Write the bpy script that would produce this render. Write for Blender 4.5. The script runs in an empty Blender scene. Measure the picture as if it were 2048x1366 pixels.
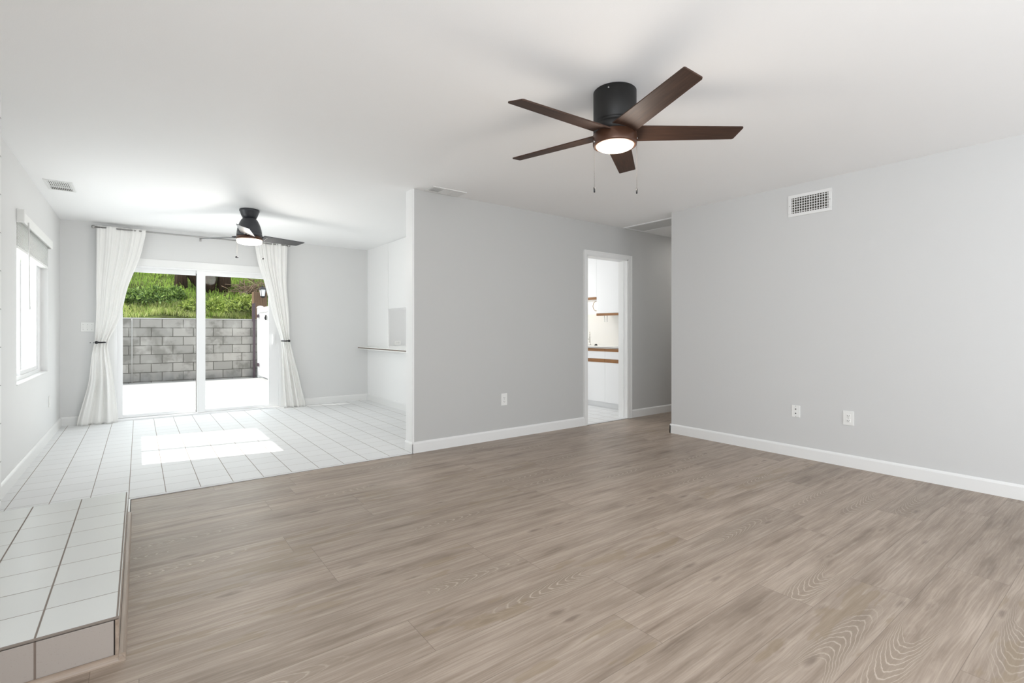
import bpy, bmesh, math, random
from math import sin, cos, pi, radians
from mathutils import Vector, Matrix
import numpy as np
random.seed(7)
rng = np.random.default_rng(11)
sc = bpy.context.scene
COL = sc.collection

# ------------------------------------------------------------------ camera
FPX, HOR, W, H = 988.0, 661.5, 2048, 1366
CAM_H, CEIL = 1.13, 2.44
cam_d = bpy.data.cameras.new('camera'); cam = bpy.data.objects.new('camera', cam_d); COL.objects.link(cam)
cam_d.sensor_width = 36; cam_d.sensor_fit = 'HORIZONTAL'; cam_d.lens = 36 * FPX / W
cam_d.shift_y = (HOR - H / 2) / W
cam_d.clip_start = 0.02; cam_d.clip_end = 200
TH = math.atan(746 / FPX)
cam.location = (0, 0, CAM_H); cam.rotation_euler = (pi / 2, 0, -TH)
sc.camera = cam

# ------------------------------------------------------------------ sky, sun, daylight, exposure
wd = bpy.data.worlds.new('sky'); sc.world = wd; wd.use_nodes = True
bg = wd.node_tree.nodes['Background']; bg.inputs[0].default_value = (0.90, 0.95, 1.0, 1); bg.inputs[1].default_value = 1.3
def light(name, kind, loc, energy, color=(1, 1, 1), target=None, size=None, size_y=None, **kw):
    d = bpy.data.lights.new(name, kind); o = bpy.data.objects.new(name, d); COL.objects.link(o)
    o.location = loc; d.energy = energy; d.color = color
    if size: d.shape = 'RECTANGLE'; d.size = size; d.size_y = size_y or size
    if target is not None:
        o.rotation_euler = (Vector(target) - Vector(loc)).to_track_quat('-Z', 'Y').to_euler()
    for k, v in kw.items(): setattr(d, k, v)
    return o
SUN_DIR = (1.0, -0.18, -0.94)
sun = light('sun', 'SUN', (0, 0, 8), 5.0, (1.0, 0.97, 0.92), angle=radians(0.5))
sun.rotation_euler = Vector(SUN_DIR).to_track_quat('-Z', 'Y').to_euler()
# area lamps: daylight at sliding door and left window; the rest unseen added fill
COOL = (0.885, 0.945, 1.0)
light('added_fill_back_window', 'AREA', (0.75, -2.30, 1.15), 27, COOL, (0.75, 0, 2.0), 2.1, 2.0)  # fill lamp added at an unseen back opening to brighten the room
light('added_fill_back_window', 'AREA', (3.15, -2.30, 1.15), 27, COOL, (3.15, 0, 2.0), 2.1, 2.0)  # second added fill lamp at the back
light('added_fill_living_side', 'AREA', (-0.85, -0.95, 1.25), 75, COOL, (4.0, -0.2, 2.7), 1.9, 1.7)  # added fill through an unseen side opening, brightens the right wall
light('daylight_patio_door', 'AREA', (0.67, 8.02, 0.95), 11, COOL, (0.67, 0, 1.6), 1.62, 1.8)
light('daylight_side_window', 'AREA', (-0.93, 5.98, 1.3), 10, COOL, (4, 6.1, 1.4), 1.1, 1.1)
light('added_fill_kitchen', 'AREA', (4.6, 7.72, 1.55), 15, COOL, (4.6, 0, 1.4), 1.0, 1.0)  # added kitchen fill; no window is built here
sc.view_settings.view_transform = 'Standard'; sc.view_settings.look = 'None'
sc.view_settings.gamma = 1; sc.view_settings.use_curve_mapping = False
sc.view_settings.exposure = 0.43
sc.cycles.max_bounces = 14; sc.cycles.diffuse_bounces = 8; sc.cycles.glossy_bounces = 4
sc.cycles.transparent_max_bounces = 16; sc.cycles.use_denoising = True
sc.cycles.caustics_reflective = False; sc.cycles.caustics_refractive = False
sc.cycles.sample_clamp_indirect = 6

# ------------------------------------------------------------------ node helpers
def srgb(r, g, b):
    return tuple(((c / 255) / 12.92 if c / 255 <= .04045 else ((c / 255 + .055) / 1.055) ** 2.4) for c in (r, g, b)) + (1,)
class NT:
    def __init__(s, name):
        s.m = bpy.data.materials.new(name); s.m.use_nodes = True; s.t = s.m.node_tree; s.n = s.t.nodes
        s.b = s.n['Principled BSDF']; s.out = s.n['Material Output']
        s.c = None
    def node(s, k, **kw):
        n = s.n.new(k)
        for a, v in kw.items(): setattr(n, a, v)
        return n
    def set(s, sock, v):
        if isinstance(v, bpy.types.NodeSocket): s.t.links.new(v, sock)
        else: sock.default_value = v
    def coords(s):
        if s.c is None:
            s.c = s.node('ShaderNodeTexCoord').outputs['Object']
        return s.c
    def xyz(s):
        n = s.node('ShaderNodeSeparateXYZ'); s.set(n.inputs[0], s.coords()); return n.outputs[0], n.outputs[1], n.outputs[2]
    def comb(s, x, y, z):
        n = s.node('ShaderNodeCombineXYZ')
        for i, v in enumerate((x, y, z)): s.set(n.inputs[i], v)
        return n.outputs[0]
    def m_(s, op, a, b=0.0, c=None):
        n = s.node('ShaderNodeMath', operation=op); s.set(n.inputs[0], a); s.set(n.inputs[1], b)
        if c is not None: s.set(n.inputs[2], c)
        return n.outputs[0]
    def noise(s, vec, scale=1, detail=3, rough=.5, dist=0):
        n = s.node('ShaderNodeTexNoise'); s.set(n.inputs['Vector'], vec); s.set(n.inputs['Scale'], scale)
        s.set(n.inputs['Detail'], detail); s.set(n.inputs['Roughness'], rough); s.set(n.inputs['Distortion'], dist); return n.outputs[0]
    def white(s, vec):
        n = s.node('ShaderNodeTexWhiteNoise', noise_dimensions='3D'); s.set(n.inputs['Vector'], vec)
        q = s.node('ShaderNodeSeparateXYZ'); s.set(q.inputs[0], n.outputs['Color']); return q.outputs
    def sm(s, v, a, b, t0=0.0, t1=1.0):
        n = s.node('ShaderNodeMapRange', interpolation_type='SMOOTHSTEP'); s.set(n.inputs[0], v)
        for i, k in enumerate((a, b, t0, t1)): s.set(n.inputs[i + 1], k)
        return n.outputs[0]
    def mix(s, f, a, b, mode='MIX'):
        n = s.node('ShaderNodeMix', data_type='RGBA', blend_type=mode); s.set(n.inputs[0], f); s.set(n.inputs[6], a); s.set(n.inputs[7], b)
        return n.outputs[2]
    def ramp(s, v, stops):
        n = s.node('ShaderNodeValToRGB'); s.set(n.inputs[0], v); cr = n.color_ramp
        while len(cr.elements) < len(stops): cr.elements.new(.5)
        for e, (p, c) in zip(cr.elements, stops): e.position = p; e.color = c
        return n.outputs[0]
    def bump(s, h, strength=.2, dist=.01):
        n = s.node('ShaderNodeBump'); s.set(n.inputs['Strength'], strength); s.set(n.inputs['Distance'], dist); s.set(n.inputs['Height'], h)
        s.set(s.b.inputs['Normal'], n.outputs[0])
    def fin(s, col, rough=.5, metal=0, spec=.5):
        s.set(s.b.inputs['Base Color'], col); s.set(s.b.inputs['Roughness'], rough); s.set(s.b.inputs['Metallic'], metal)
        s.set(s.b.inputs['Specular IOR Level'], spec); return s.m
def paint(name, col, rough=.5, var=.03, scale=3, bump=0.0, bscale=180, metal=0, spec=.5):
    t = NT(name); n = t.noise(t.coords(), scale, 3)
    dark = tuple(c * (1 - var) for c in col[:3]) + (1,)
    c = t.mix(n, dark, col)
    if bump: t.bump(t.noise(t.coords(), bscale, 2), bump, .002)
    return t.fin(c, rough, metal, spec)

M = {}
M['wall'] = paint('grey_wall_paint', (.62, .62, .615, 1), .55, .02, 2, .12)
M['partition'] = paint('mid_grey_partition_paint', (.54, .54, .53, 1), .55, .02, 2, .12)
M['far_wall'] = paint('lit_grey_far_wall_paint', (.70, .70, .695, 1), .55, .02, 2, .12)  # same grey paint as the other walls, lightened to stand for brighter lighting
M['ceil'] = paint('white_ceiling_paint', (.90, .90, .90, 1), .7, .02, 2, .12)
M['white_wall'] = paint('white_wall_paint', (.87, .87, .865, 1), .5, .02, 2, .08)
M['left_wall'] = paint('lit_grey_left_wall_paint', (.72, .72, .715, 1), .55, .02, 2, .12)  # grey wall paint again, with strong daylight put into the colour
M['trim'] = paint('white_trim_paint', (.80, .80, .79, 1), .3, .01)
M['vinyl'] = paint('white_vinyl', (.82, .82, .82, 1), .3, .01)
M['fence_white'] = paint('bright_white_fence_paint', (.93, .93, .93, 1), .6, .01)
M['vent'] = paint('white_vent_enamel', (.78, .78, .77, 1), .35, .02)
M['plate'] = paint('white_plate_plastic', (.82, .82, .80, 1), .3, .01)
M['pipe_grey'] = paint('pale_grey_pipe', (.55, .54, .52, 1), .6, .3, 6)
M['dark_slot'] = paint('dark_slot', (.02, .02, .02, 1), .8)
M['vent_dark'] = paint('dark_duct', (.05, .045, .035, 1), .8)
M['black'] = paint('matte_black_metal', (.012, .012, .014, 1), .45, .1)
M['fan_black'] = paint('oil_rubbed_bronze', (.004, .0034, .003, 1), .55, .2, 8)
M['fan_graphite'] = paint('graphite_metal', (.035, .036, .042, 1), .38, .1, 8)
M['fan_graphite_blade'] = paint('graphite_blade', (.05, .05, .052, 1), .30, .15, 8)
M['nickel'] = paint('brushed_nickel', (.42, .41, .40, 1), .35, .1, 10, metal=1)
M['chrome'] = paint('chrome', (.6, .58, .55, 1), .15, .05, 10, metal=1)
M['chain'] = paint('bead_chain', (.09, .08, .07, 1), .6, .1, 10)
M['cab'] = paint('white_cabinet_laminate', (.84, .84, .84, 1), .35, .01)
M['splash'] = paint('cream_backsplash', (.76, .74, .70, 1), .4, .02)
M['counter'] = paint('white_counter_laminate', (.80, .80, .78, 1), .25, .01)
M['stripe'] = paint('brown_edge_stripe', (.16, .11, .08, 1), .4)
M['blind'] = paint('white_blind', (.84, .84, .82, 1), .5)
M['grout_dark'] = paint('dark_gap', (.05, .04, .035, 1), .8)
M['concrete'] = None

def wood(name, c1, c2, axis=0, rough=.4, sc_=1.0):
    t = NT(name); x, y, z = t.xyz(); a = [x, y, z]
    k = [60 * sc_] * 3; k[axis] = 3 * sc_
    v = t.comb(*[t.m_('MULTIPLY', a[i], k[i]) for i in range(3)])
    n = t.noise(v, 1, 4, .6, .3)
    c = t.ramp(n, [(.3, c1), (.7, c2)])
    t.bump(n, .1, .001)
    return t.fin(c, rough)
M['oak_strip'] = wood('honey_oak', (.20, .085, .028, 1), (.36, .17, .06, 1), 1, .35)
M['quarter'] = wood('taupe_oak_moulding', (.28, .215, .165, 1), (.40, .32, .255, 1), 1, .4)
M['quarter_x'] = wood('taupe_oak_moulding_front', (.28, .215, .165, 1), (.40, .32, .255, 1), 0, .4)

def fan_wood():
    t = NT('walnut_blade'); x, y, z = t.xyz()
    n = t.noise(t.comb(t.m_('MULTIPLY', x, 5), t.m_('MULTIPLY', y, 90), z), 1, 4, .6, .2)
    c = t.ramp(n, [(.25, (.028, .014, .009, 1)), (.75, (.066, .033, .021, 1))])
    return t.fin(c, .6, 0, .3)
M['walnut'] = fan_wood()
def bronze_band():
    t = NT('bronze_band'); n = t.noise(t.coords(), 10, 2)
    return t.fin(t.mix(n, (.075, .034, .02, 1), (.095, .044, .026, 1)), .35, .4)
M['band'] = bronze_band()
def lampglass(name, e):
    t = NT(name); t.set(t.b.inputs['Emission Color'], (1.0, .80, .58, 1))
    n = t.noise(t.coords(), 3, 1)
    t.set(t.b.inputs['Emission Strength'], t.m_('MULTIPLY_ADD', n, .2, e))
    return t.fin((.9, .88, .84, 1), .4)
M['lamp'] = lampglass('lit_frosted_glass', .95)
M['lamp2'] = lampglass('lit_frosted_glass_dining', 1.3)

def glass():
    t = NT('window_glass'); t.n.remove(t.b)
    tr = t.node('ShaderNodeBsdfTransparent'); tr.inputs[0].default_value = (.97, .98, .975, 1)
    gl = t.node('ShaderNodeBsdfGlossy'); gl.inputs['Roughness'].default_value = .01
    ge = t.node('ShaderNodeNewGeometry'); dt = t.node('ShaderNodeVectorMath', operation='DOT_PRODUCT')
    t.set(dt.inputs[0], ge.outputs['Normal']); t.set(dt.inputs[1], ge.outputs['Incoming'])
    k = t.m_('POWER', t.m_('SUBTRACT', 1, t.m_('ABSOLUTE', dt.outputs['Value'])), 5)
    mx = t.node('ShaderNodeMixShader'); t.set(mx.inputs[0], t.m_('MULTIPLY_ADD', k, .25, .002))
    t.t.links.new(tr.outputs[0], mx.inputs[1]); t.t.links.new(gl.outputs[0], mx.inputs[2])
    t.t.links.new(mx.outputs[0], t.out.inputs[0]); return t.m
M['glass'] = glass()

def laminate():
    t = NT('oak_laminate_planks'); x, y, z = t.xyz()
    Wp, Lp = .228, 1.52
    ry = t.m_('DIVIDE', t.m_('ADD', y, 20 * .228 * 5 - 2.01), Wp); row = t.m_('FLOOR', ry); v = t.m_('FRACT', ry)
    r0 = t.white(t.comb(row, 3.1, 7.7))[0]
    cx = t.m_('ADD', t.m_('DIVIDE', t.m_('ADD', x, 20), Lp), t.m_('MULTIPLY', r0, 5.0)); colm = t.m_('FLOOR', cx); u = t.m_('FRACT', cx)
    R1 = t.white(t.comb(row, colm, 1.0)); R2 = t.white(t.comb(row, colm, 9.0))
    lx = t.m_('MULTIPLY', u, Lp); ly = t.m_('MULTIPLY', v, Wp)
    seed = t.m_('MULTIPLY', R1[0], 80)
    # warp for grain
    w = t.noise(t.comb(t.m_('MULTIPLY', lx, 3.0), t.m_('MULTIPLY', ly, 9), seed), 1, 2)
    wy = t.m_('ADD', ly, t.m_('MULTIPLY', t.m_('SUBTRACT', w, .5), .022))
    fine = t.noise(t.comb(t.m_('MULTIPLY', lx, 5), t.m_('MULTIPLY', wy, 210), seed), 1, 3, .65)
    band = t.noise(t.comb(t.m_('MULTIPLY', lx, 1.3), t.m_('MULTIPLY', wy, 16), seed), 1, 5, .62)
    blot = t.noise(t.comb(t.m_('MULTIPLY', lx, 3.2), t.m_('MULTIPLY', ly, 8), t.m_('ADD', seed, 31)), 1, 3, .5)
    light_, mid, dark = (.43, .352, .288, 1), (.345, .275, .219, 1), (.195, .148, .112, 1)
    c = t.ramp(t.m_('ADD', t.m_('MULTIPLY', band, .7), t.m_('MULTIPLY', blot, .3)), [(.32, dark), (.45, mid), (.58, light_)])
    midg = t.noise(t.comb(t.m_('MULTIPLY', lx, 2.6), t.m_('MULTIPLY', wy, 75), t.m_('ADD', seed, 13)), 1, 4, .65)
    c = t.mix(t.sm(fine, .40, .62, .26, 0), c, dark); c = t.mix(t.sm(midg, .40, .58, .30, 0), c, dark); c = t.mix(t.sm(midg, .55, .70, 0, .25), c, (.50, .43, .37, 1))
    # cathedral grain: nested arches that start at a knot
    kx = t.m_('MULTIPLY_ADD', R1[1], .7, .3); ky = t.m_('MULTIPLY_ADD', R1[2], .10, .064)
    flip = t.m_('SUBTRACT', t.m_('MULTIPLY', t.m_('GREATER_THAN', R2[0], .72), 2), 1)
    dx = t.m_('MULTIPLY', t.m_('SUBTRACT', lx, kx), flip); dy = t.m_('SUBTRACT', ly, ky)
    wob = t.noise(t.comb(t.m_('MULTIPLY', lx, 12), t.m_('MULTIPLY', ly, 50), seed), 1, 3, .6)
    dyy = t.m_('ADD', dy, t.m_('MULTIPLY', t.m_('SUBTRACT', w, .5), .05))
    ay = t.m_('ABSOLUTE', dyy)
    g = t.m_('ADD', dx, t.m_('MULTIPLY', t.m_('MULTIPLY', dyy, dyy), 75))
    g = t.m_('ADD', g, t.m_('MULTIPLY', t.m_('SUBTRACT', wob, .5), .05))
    gq = t.m_('POWER', t.m_('MAXIMUM', g, .0005), .8)
    ring = t.m_('FRACT', t.m_('MULTIPLY', gq, 17))
    line = t.m_('MULTIPLY', t.sm(ring, .0, .10), t.sm(ring, .30, .12))
    has = t.m_('GREATER_THAN', R2[0], .50)
    zone = t.m_('MULTIPLY', t.m_('MULTIPLY', t.sm(g, .0, .05), t.sm(g, .72, .30)), t.m_('MULTIPLY', has, t.sm(ay, .082, .035)))
    c = t.mix(t.m_('MULTIPLY', zone, .62), c, (.262, .208, .160, 1))
    c = t.mix(t.m_('MULTIPLY', t.m_('MULTIPLY', zone, line), .8), c, (.52, .44, .37, 1))
    # smaller dark knots
    kv = t.node('ShaderNodeTexVoronoi', feature='F1'); kv.inputs['Scale'].default_value = 1
    t.set(kv.inputs['Vector'], t.comb(t.m_('MULTIPLY', lx, 2.4), t.m_('MULTIPLY', wy, 9), seed))
    kd = t.m_('ADD', kv.outputs['Distance'], t.m_('MULTIPLY', t.m_('SUBTRACT', wob, .5), .22))
    c = t.mix(t.sm(kd, .15, .02, 0, .7), c, (.165, .125, .098, 1))
    kring = t.m_('MULTIPLY', t.sm(kd, .13, .16), t.sm(kd, .22, .18))
    c = t.mix(t.m_('MULTIPLY', kring, .25), c, light_)
    # honey coloured patches on a few planks
    hp = t.m_('MULTIPLY', t.m_('GREATER_THAN', R2[1], .82), t.sm(t.noise(t.comb(t.m_('MULTIPLY', lx, 3), t.m_('MULTIPLY', ly, 14), t.m_('ADD', seed, 5)), 1, 3), .54, .58))
    c = t.mix(t.m_('MULTIPLY', hp, .42), c, (.255, .19, .115, 1))
    # per plank tone
    tone = t.m_('MULTIPLY_ADD', R2[2], .16, .92)
    hs = t.node('ShaderNodeHueSaturation'); t.set(hs.inputs['Color'], c); t.set(hs.inputs['Value'], tone); c = hs.outputs[0]
    # seams
    e1 = t.m_('MINIMUM', v, t.m_('SUBTRACT', 1, v)); s1 = t.sm(t.m_('MULTIPLY', e1, Wp), .0004, .0018, .6, 0)
    e2 = t.m_('MINIMUM', u, t.m_('SUBTRACT', 1, u)); s2 = t.sm(t.m_('MULTIPLY', e2, Lp), .0004, .0018, .6, 0)
    s = t.m_('MAXIMUM', s1, s2)
    c = t.mix(s, c, (.12, .09, .07, 1))
    t.bump(t.m_('SUBTRACT', t.m_('MULTIPLY', fine, .4), s), .10, .001)
    rg = t.sm(fine, .3, .7, .46, .38)
    return t.fin(c, rg, 0, .5)
M['laminate'] = laminate()

def tiles(name, ox, oy, white=(.80, .80, .795, 1), grout=(.30, .265, .23, 1), gw=.0035, axes=('x', 'y'), size=.205, rough=.22, speck=0):
    t = NT(name); x, y, z = t.xyz(); A = dict(x=x, y=y, z=z)
    ms = []; ids = []
    for ax, o, gw in zip(axes, (ox, oy), (gw, gw * .62)):
        q = t.m_('DIVIDE', t.m_('SUBTRACT', A[ax], o - 50 * size), size); ids.append(t.m_('FLOOR', q)); f = t.m_('FRACT', q)
        e = t.m_('MULTIPLY', t.m_('MINIMUM', f, t.m_('SUBTRACT', 1, f)), size)
        ms.append(t.sm(e, gw * .45, gw, 1, 0))
    g = t.m_('MAXIMUM', *ms)
    r = t.white(t.comb(ids[0], ids[1], 2.0))
    n = t.noise(t.coords(), 9, 3)
    dark = tuple(k * .95 for k in white[:3]) + (1,)
    c = t.mix(t.m_('MULTIPLY_ADD', r[0], .6, t.m_('MULTIPLY', n, .4)), dark, white)
    if speck:
        sp = t.noise(t.coords(), 260, 1)
        c = t.mix(t.sm(sp, .66, .74, 0, speck), c, (.2, .16, .13, 1))
    c = t.mix(g, c, grout)
    t.bump(t.m_('ADD', t.m_('MULTIPLY', g, -1.0), t.m_('MULTIPLY', t.noise(t.coords(), 22, 2), .12)), .25, .002)
    return t.fin(c, t.m_('MULTIPLY_ADD', g, .4, rough), 0, .2)
M['tile_floor'] = tiles('white_ceramic_floor_tile', -.055, 4.395, white=(.765, .77, .77, 1), gw=.0032, rough=.5)
M['tile_hearth'] = tiles('white_ceramic_hearth_tile', -.060, 2.17, white=(.72, .735, .715, 1), grout=(.235, .20, .172, 1), gw=.0042)
M['tile_front'] = tiles('beige_ceramic_hearth_tile', -.060, .0, white=(.40, .355, .32, 1), grout=(.19, .15, .125, 1), gw=.0042, axes=('x', 'z'), speck=.18)
M['tile_side'] = tiles('beige_ceramic_hearth_side', 2.17, .0, white=(.40, .34, .29, 1), grout=(.19, .15, .125, 1), gw=.004, axes=('y', 'z'))

def shiplap():
    t = NT('white_shiplap'); x, y, z = t.xyz()
    q = t.m_('DIVIDE', t.m_('ADD', z, .208 * 10 + .0), .208); f = t.m_('FRACT', q)
    e = t.m_('MULTIPLY', t.m_('MINIMUM', f, t.m_('SUBTRACT', 1, f)), .208)
    g = t.sm(e, .002, .004, 1, 0)
    n = t.noise(t.coords(), 5, 2)
    c = t.mix(n, (.78, .78, .77, 1), (.82, .82, .81, 1)); c = t.mix(t.m_('MULTIPLY', g, .8), c, (.2, .19, .18, 1))
    t.bump(t.m_('MULTIPLY', g, -1), .6, .004)
    return t.fin(c, .4)
M['shiplap'] = shiplap()

def block():
    t = NT('concrete_block'); x, y, z = t.xyz()
    br = t.node('ShaderNodeTexBrick'); br.offset = .5; br.squash = 1
    t.set(br.inputs['Vector'], t.comb(t.m_('ADD', x, 40.60 - .02), t.m_('ADD', z, 20.3 - 1.40), 0))
    for k, v in (('Color1', (.29, .28, .262, 1)), ('Color2', (.42, .40, .375, 1)), ('Mortar', (.15, .14, .125, 1)), ('Scale', 1.0),
                 ('Mortar Size', .009), ('Mortar Smooth', .3), ('Bias', 0.0), ('Brick Width', .406), ('Row Height', .203)): br.inputs[k].default_value = v
    n = t.noise(t.coords(), 2.6, 4, .6); n2 = t.noise(t.coords(), 60, 2)
    n3 = t.noise(t.comb(t.m_('MULTIPLY', x, 5), y, t.m_('MULTIPLY', z, 3)), 1, 2)
    c = t.mix(t.sm(n, .47, .62, 0, .6), br.outputs[0], (.125, .12, .105, 1))
    c = t.mix(t.sm(n3, .52, .72, 0, .5), c, (.47, .455, .43, 1))
    c = t.mix(t.m_('MULTIPLY', n2, .25), c, (.3, .29, .27, 1))
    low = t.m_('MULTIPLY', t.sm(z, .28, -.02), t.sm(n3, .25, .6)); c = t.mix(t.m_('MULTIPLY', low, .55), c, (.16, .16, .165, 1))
    c = t.mix(t.m_('MULTIPLY', br.outputs['Fac'], t.sm(n3, .75, .45, .15, .9)), c, (.10, .095, .085, 1))
    t.bump(t.m_('ADD', t.m_('MULTIPLY', br.outputs['Fac'], -1), t.m_('MULTIPLY', n2, .3)), .5, .01)
    return t.fin(c, .9, 0, .2)
M['block'] = block()
def concrete():
    t = NT('pale_concrete'); x, y, z = t.xyz()
    n = t.noise(t.comb(t.m_('MULTIPLY', x, .8), t.m_('MULTIPLY', y, 5), z), 1, 4, .6)
    c = t.ramp(n, [(.3, (.40, .395, .385, 1)), (.7, (.48, .475, .465, 1))])
    t.bump(t.noise(t.coords(), 80, 2), .2, .003)
    return t.fin(c, .85, 0, .3)
M['concrete'] = concrete()
def soil():
    t = NT('hillside_soil'); n = t.noise(t.coords(), 3, 4)
    return t.fin(t.ramp(n, [(.35, (.05, .055, .02, 1)), (.65, (.13, .17, .045, 1))]), .95, 0, .1)
M['soil'] = soil()
def leafmat(name, a, b, sc_=6):
    t = NT(name); n = t.noise(t.coords(), sc_, 3)
    c = t.ramp(n, [(.35, a), (.65, b)])
    t.set(t.b.inputs['Subsurface Weight'], 0.0)
    m = t.fin(c, .55, 0, .3)
    tl = t.node('ShaderNodeBsdfTranslucent'); t.set(tl.inputs[0], c)
    mx = t.node('ShaderNodeMixShader'); mx.inputs[0].default_value = .35
    t.t.links.new(t.b.outputs[0], mx.inputs[1]); t.t.links.new(tl.outputs[0], mx.inputs[2]); t.t.links.new(mx.outputs[0], t.out.inputs[0])
    return m
M['grass'] = leafmat('bright_grass', (.20, .33, .045, 1), (.42, .58, .12, 1), 2.5)
M['grass_dry'] = leafmat('straw_grass', (.38, .42, .13, 1), (.62, .66, .28, 1), 2.5)
M['leaf'] = leafmat('dark_shrub_leaf', (.035, .085, .02, 1), (.30, .42, .11, 1), 14)
M['leaf2'] = leafmat('yellow_green_leaf', (.13, .20, .03, 1), (.48, .56, .15, 1), 14)
M['twig'] = paint('dry_twig', (.28, .19, .13, 1), .8, .6, 9)
def bark():
    t = NT('dark_bark'); x, y, z = t.xyz()
    n = t.noise(t.comb(t.m_('MULTIPLY', x, 26), t.m_('MULTIPLY', y, 26), t.m_('MULTIPLY', z, 2.5)), 1, 4, .65)
    t.bump(n, .8, .03)
    return t.fin(t.ramp(n, [(.3, (.014, .010, .007, 1)), (.7, (.070, .042, .026, 1))]), .9, 0, .2)
M['bark'] = bark()
M['post'] = wood('brown_post_wood', (.10, .06, .035, 1), (.20, .125, .075, 1), 2, .7)
M['steel'] = paint('dark_plum_steel', (.07, .045, .06, 1), .5, .2, 8)
def fabric():
    t = NT('white_curtain_linen'); x, y, z = t.xyz()
    a = t.noise(t.comb(t.m_('MULTIPLY', x, 900), y, t.m_('MULTIPLY', z, 60)), 1, 2)
    b = t.noise(t.comb(t.m_('MULTIPLY', x, 60), y, t.m_('MULTIPLY', z, 900)), 1, 2)
    w = t.m_('MULTIPLY', t.m_('ADD', a, b), .5)
    c = t.mix(w, (.88, .87, .85, 1), (.94, .935, .915, 1)); t.bump(w, .15, .001)
    m = t.fin(c, .85, 0, .2)
    tl = t.node('ShaderNodeBsdfTranslucent'); t.set(tl.inputs[0], c)
    mx = t.node('ShaderNodeMixShader'); mx.inputs[0].default_value = .14
    t.t.links.new(t.b.outputs[0], mx.inputs[1]); t.t.links.new(tl.outputs[0], mx.inputs[2]); t.t.links.new(mx.outputs[0], t.out.inputs[0])
    return m
M['fabric'] = fabric()

# ------------------------------------------------------------------ mesh helpers
def add_box(bm, lo, hi, mi=0, bevel=0.0):
    lo = Vector(lo); hi = Vector(hi)
    vs = [bm.verts.new((x, y, z)) for x in (lo.x, hi.x) for y in (lo.y, hi.y) for z in (lo.z, hi.z)]
    fs = []
    for a in ((0, 1, 3, 2), (4, 6, 7, 5), (0, 4, 5, 1), (2, 3, 7, 6), (0, 2, 6, 4), (1, 5, 7, 3)):
        f = bm.faces.new([vs[i] for i in a]); f.material_index = mi; fs.append(f)
    if bevel:
        es = list({e for f in fs for e in f.edges})
        bmesh.ops.bevel(bm, geom=es, offset=bevel, segments=2, affect='EDGES', profile=.5)
    return vs
def add_prism(bm, poly, axis, a, b, mi=0):
    """poly: list of 2D points in the two axes other than AXIS (in order x,y,z), extruded a..b"""
    def P(p, t):
        l = [p[0], p[1]]; l.insert(axis, t); return l
    v0 = [bm.verts.new(P(p, a)) for p in poly]; v1 = [bm.verts.new(P(p, b)) for p in poly]
    n = len(poly)
    f = bm.faces.new(v0); f.material_index = mi
    f = bm.faces.new(v1[::-1]); f.material_index = mi
    for i in range(n):
        f = bm.faces.new((v0[i], v1[i], v1[(i + 1) % n], v0[(i + 1) % n])); f.material_index = mi
def add_lathe(bm, prof, c=(0, 0), seg=48, mi=0, smooth=True):
    rings = []
    for r, z in prof:
        if r < 1e-6: rings.append([bm.verts.new((c[0], c[1], z))])
        else: rings.append([bm.verts.new((c[0] + r * cos(2 * pi * k / seg), c[1] + r * sin(2 * pi * k / seg), z)) for k in range(seg)])
    for A, B in zip(rings, rings[1:]):
        for k in range(seg):
            a = [A[k], A[(k + 1) % seg]] if len(A) > 1 else [A[0]]
            b = [B[(k + 1) % seg], B[k]] if len(B) > 1 else [B[0]]
            if len(a) + len(b) > 2:
                f = bm.faces.new(a + b); f.smooth = smooth; f.material_index = mi
def add_tube(bm, pts, r, seg=10, mi=0, cap=True):
    pts = [Vector(p) for p in pts]; rings = []
    rs = r if isinstance(r, (list, tuple)) else [r] * len(pts)
    up = Vector((0, 0, 1))
    for i, p in enumerate(pts):
        d = (pts[min(i + 1, len(pts) - 1)] - pts[max(i - 1, 0)]).normalized()
        u = d.cross(up)
        if u.length < .05: u = d.cross(Vector((1, 0, 0)))
        u.normalize(); w = d.cross(u).normalized()
        rings.append([bm.verts.new(p + rs[i] * (cos(2 * pi * k / seg) * u + sin(2 * pi * k / seg) * w)) for k in range(seg)])
    for A, B in zip(rings, rings[1:]):
        for k in range(seg):
            f = bm.faces.new((A[k], A[(k + 1) % seg], B[(k + 1) % seg], B[k])); f.smooth = True; f.material_index = mi
    if cap: bm.faces.new(rings[0][::-1]); bm.faces.new(rings[-1])
def new(): return bmesh.new()
def obj(name, bm, mats, parent=None, loc=None, rot=None):
    bmesh.ops.recalc_face_normals(bm, faces=bm.faces)
    me = bpy.data.meshes.new(name); bm.to_mesh(me); bm.free()
    o = bpy.data.objects.new(name, me); COL.objects.link(o)
    for m in (mats if isinstance(mats, (list, tuple)) else [mats]): me.materials.append(M[m] if isinstance(m, str) else m)
    if parent is not None: o.parent = parent
    if loc is not None: o.location = loc
    if rot is not None: o.rotation_euler = rot
    return o
def tag(o, label, cat, group=None, kind=None):
    o['label'] = label; o['category'] = cat
    if group: o['group'] = group
    if kind: o['kind'] = kind
    return o
def thing(name, label, cat, loc=(0, 0, 0), rotz=0, group=None, kind=None):
    o = bpy.data.objects.new(name, None); COL.objects.link(o); o.empty_display_size = .1
    o.location = loc; o.rotation_euler = (0, 0, rotz); return tag(o, label, cat, group, kind)
def struct(name, bm, m, label, cat=None, parent=None):
    o = obj(name, bm, m, parent)
    if parent is None: tag(o, label, cat or name.split('_')[0], kind='structure')
    return o
def boxes(*bs, bevel=0.0):
    bm = new()
    for b in bs: add_box(bm, b[0], b[1], b[2] if len(b) > 2 else 0, bevel)
    return bm
def base_off(bm, o):   # shift mesh to local frame of empty at o
    bmesh.ops.translate(bm, verts=bm.verts, vec=-Vector(o)); return bm

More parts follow.
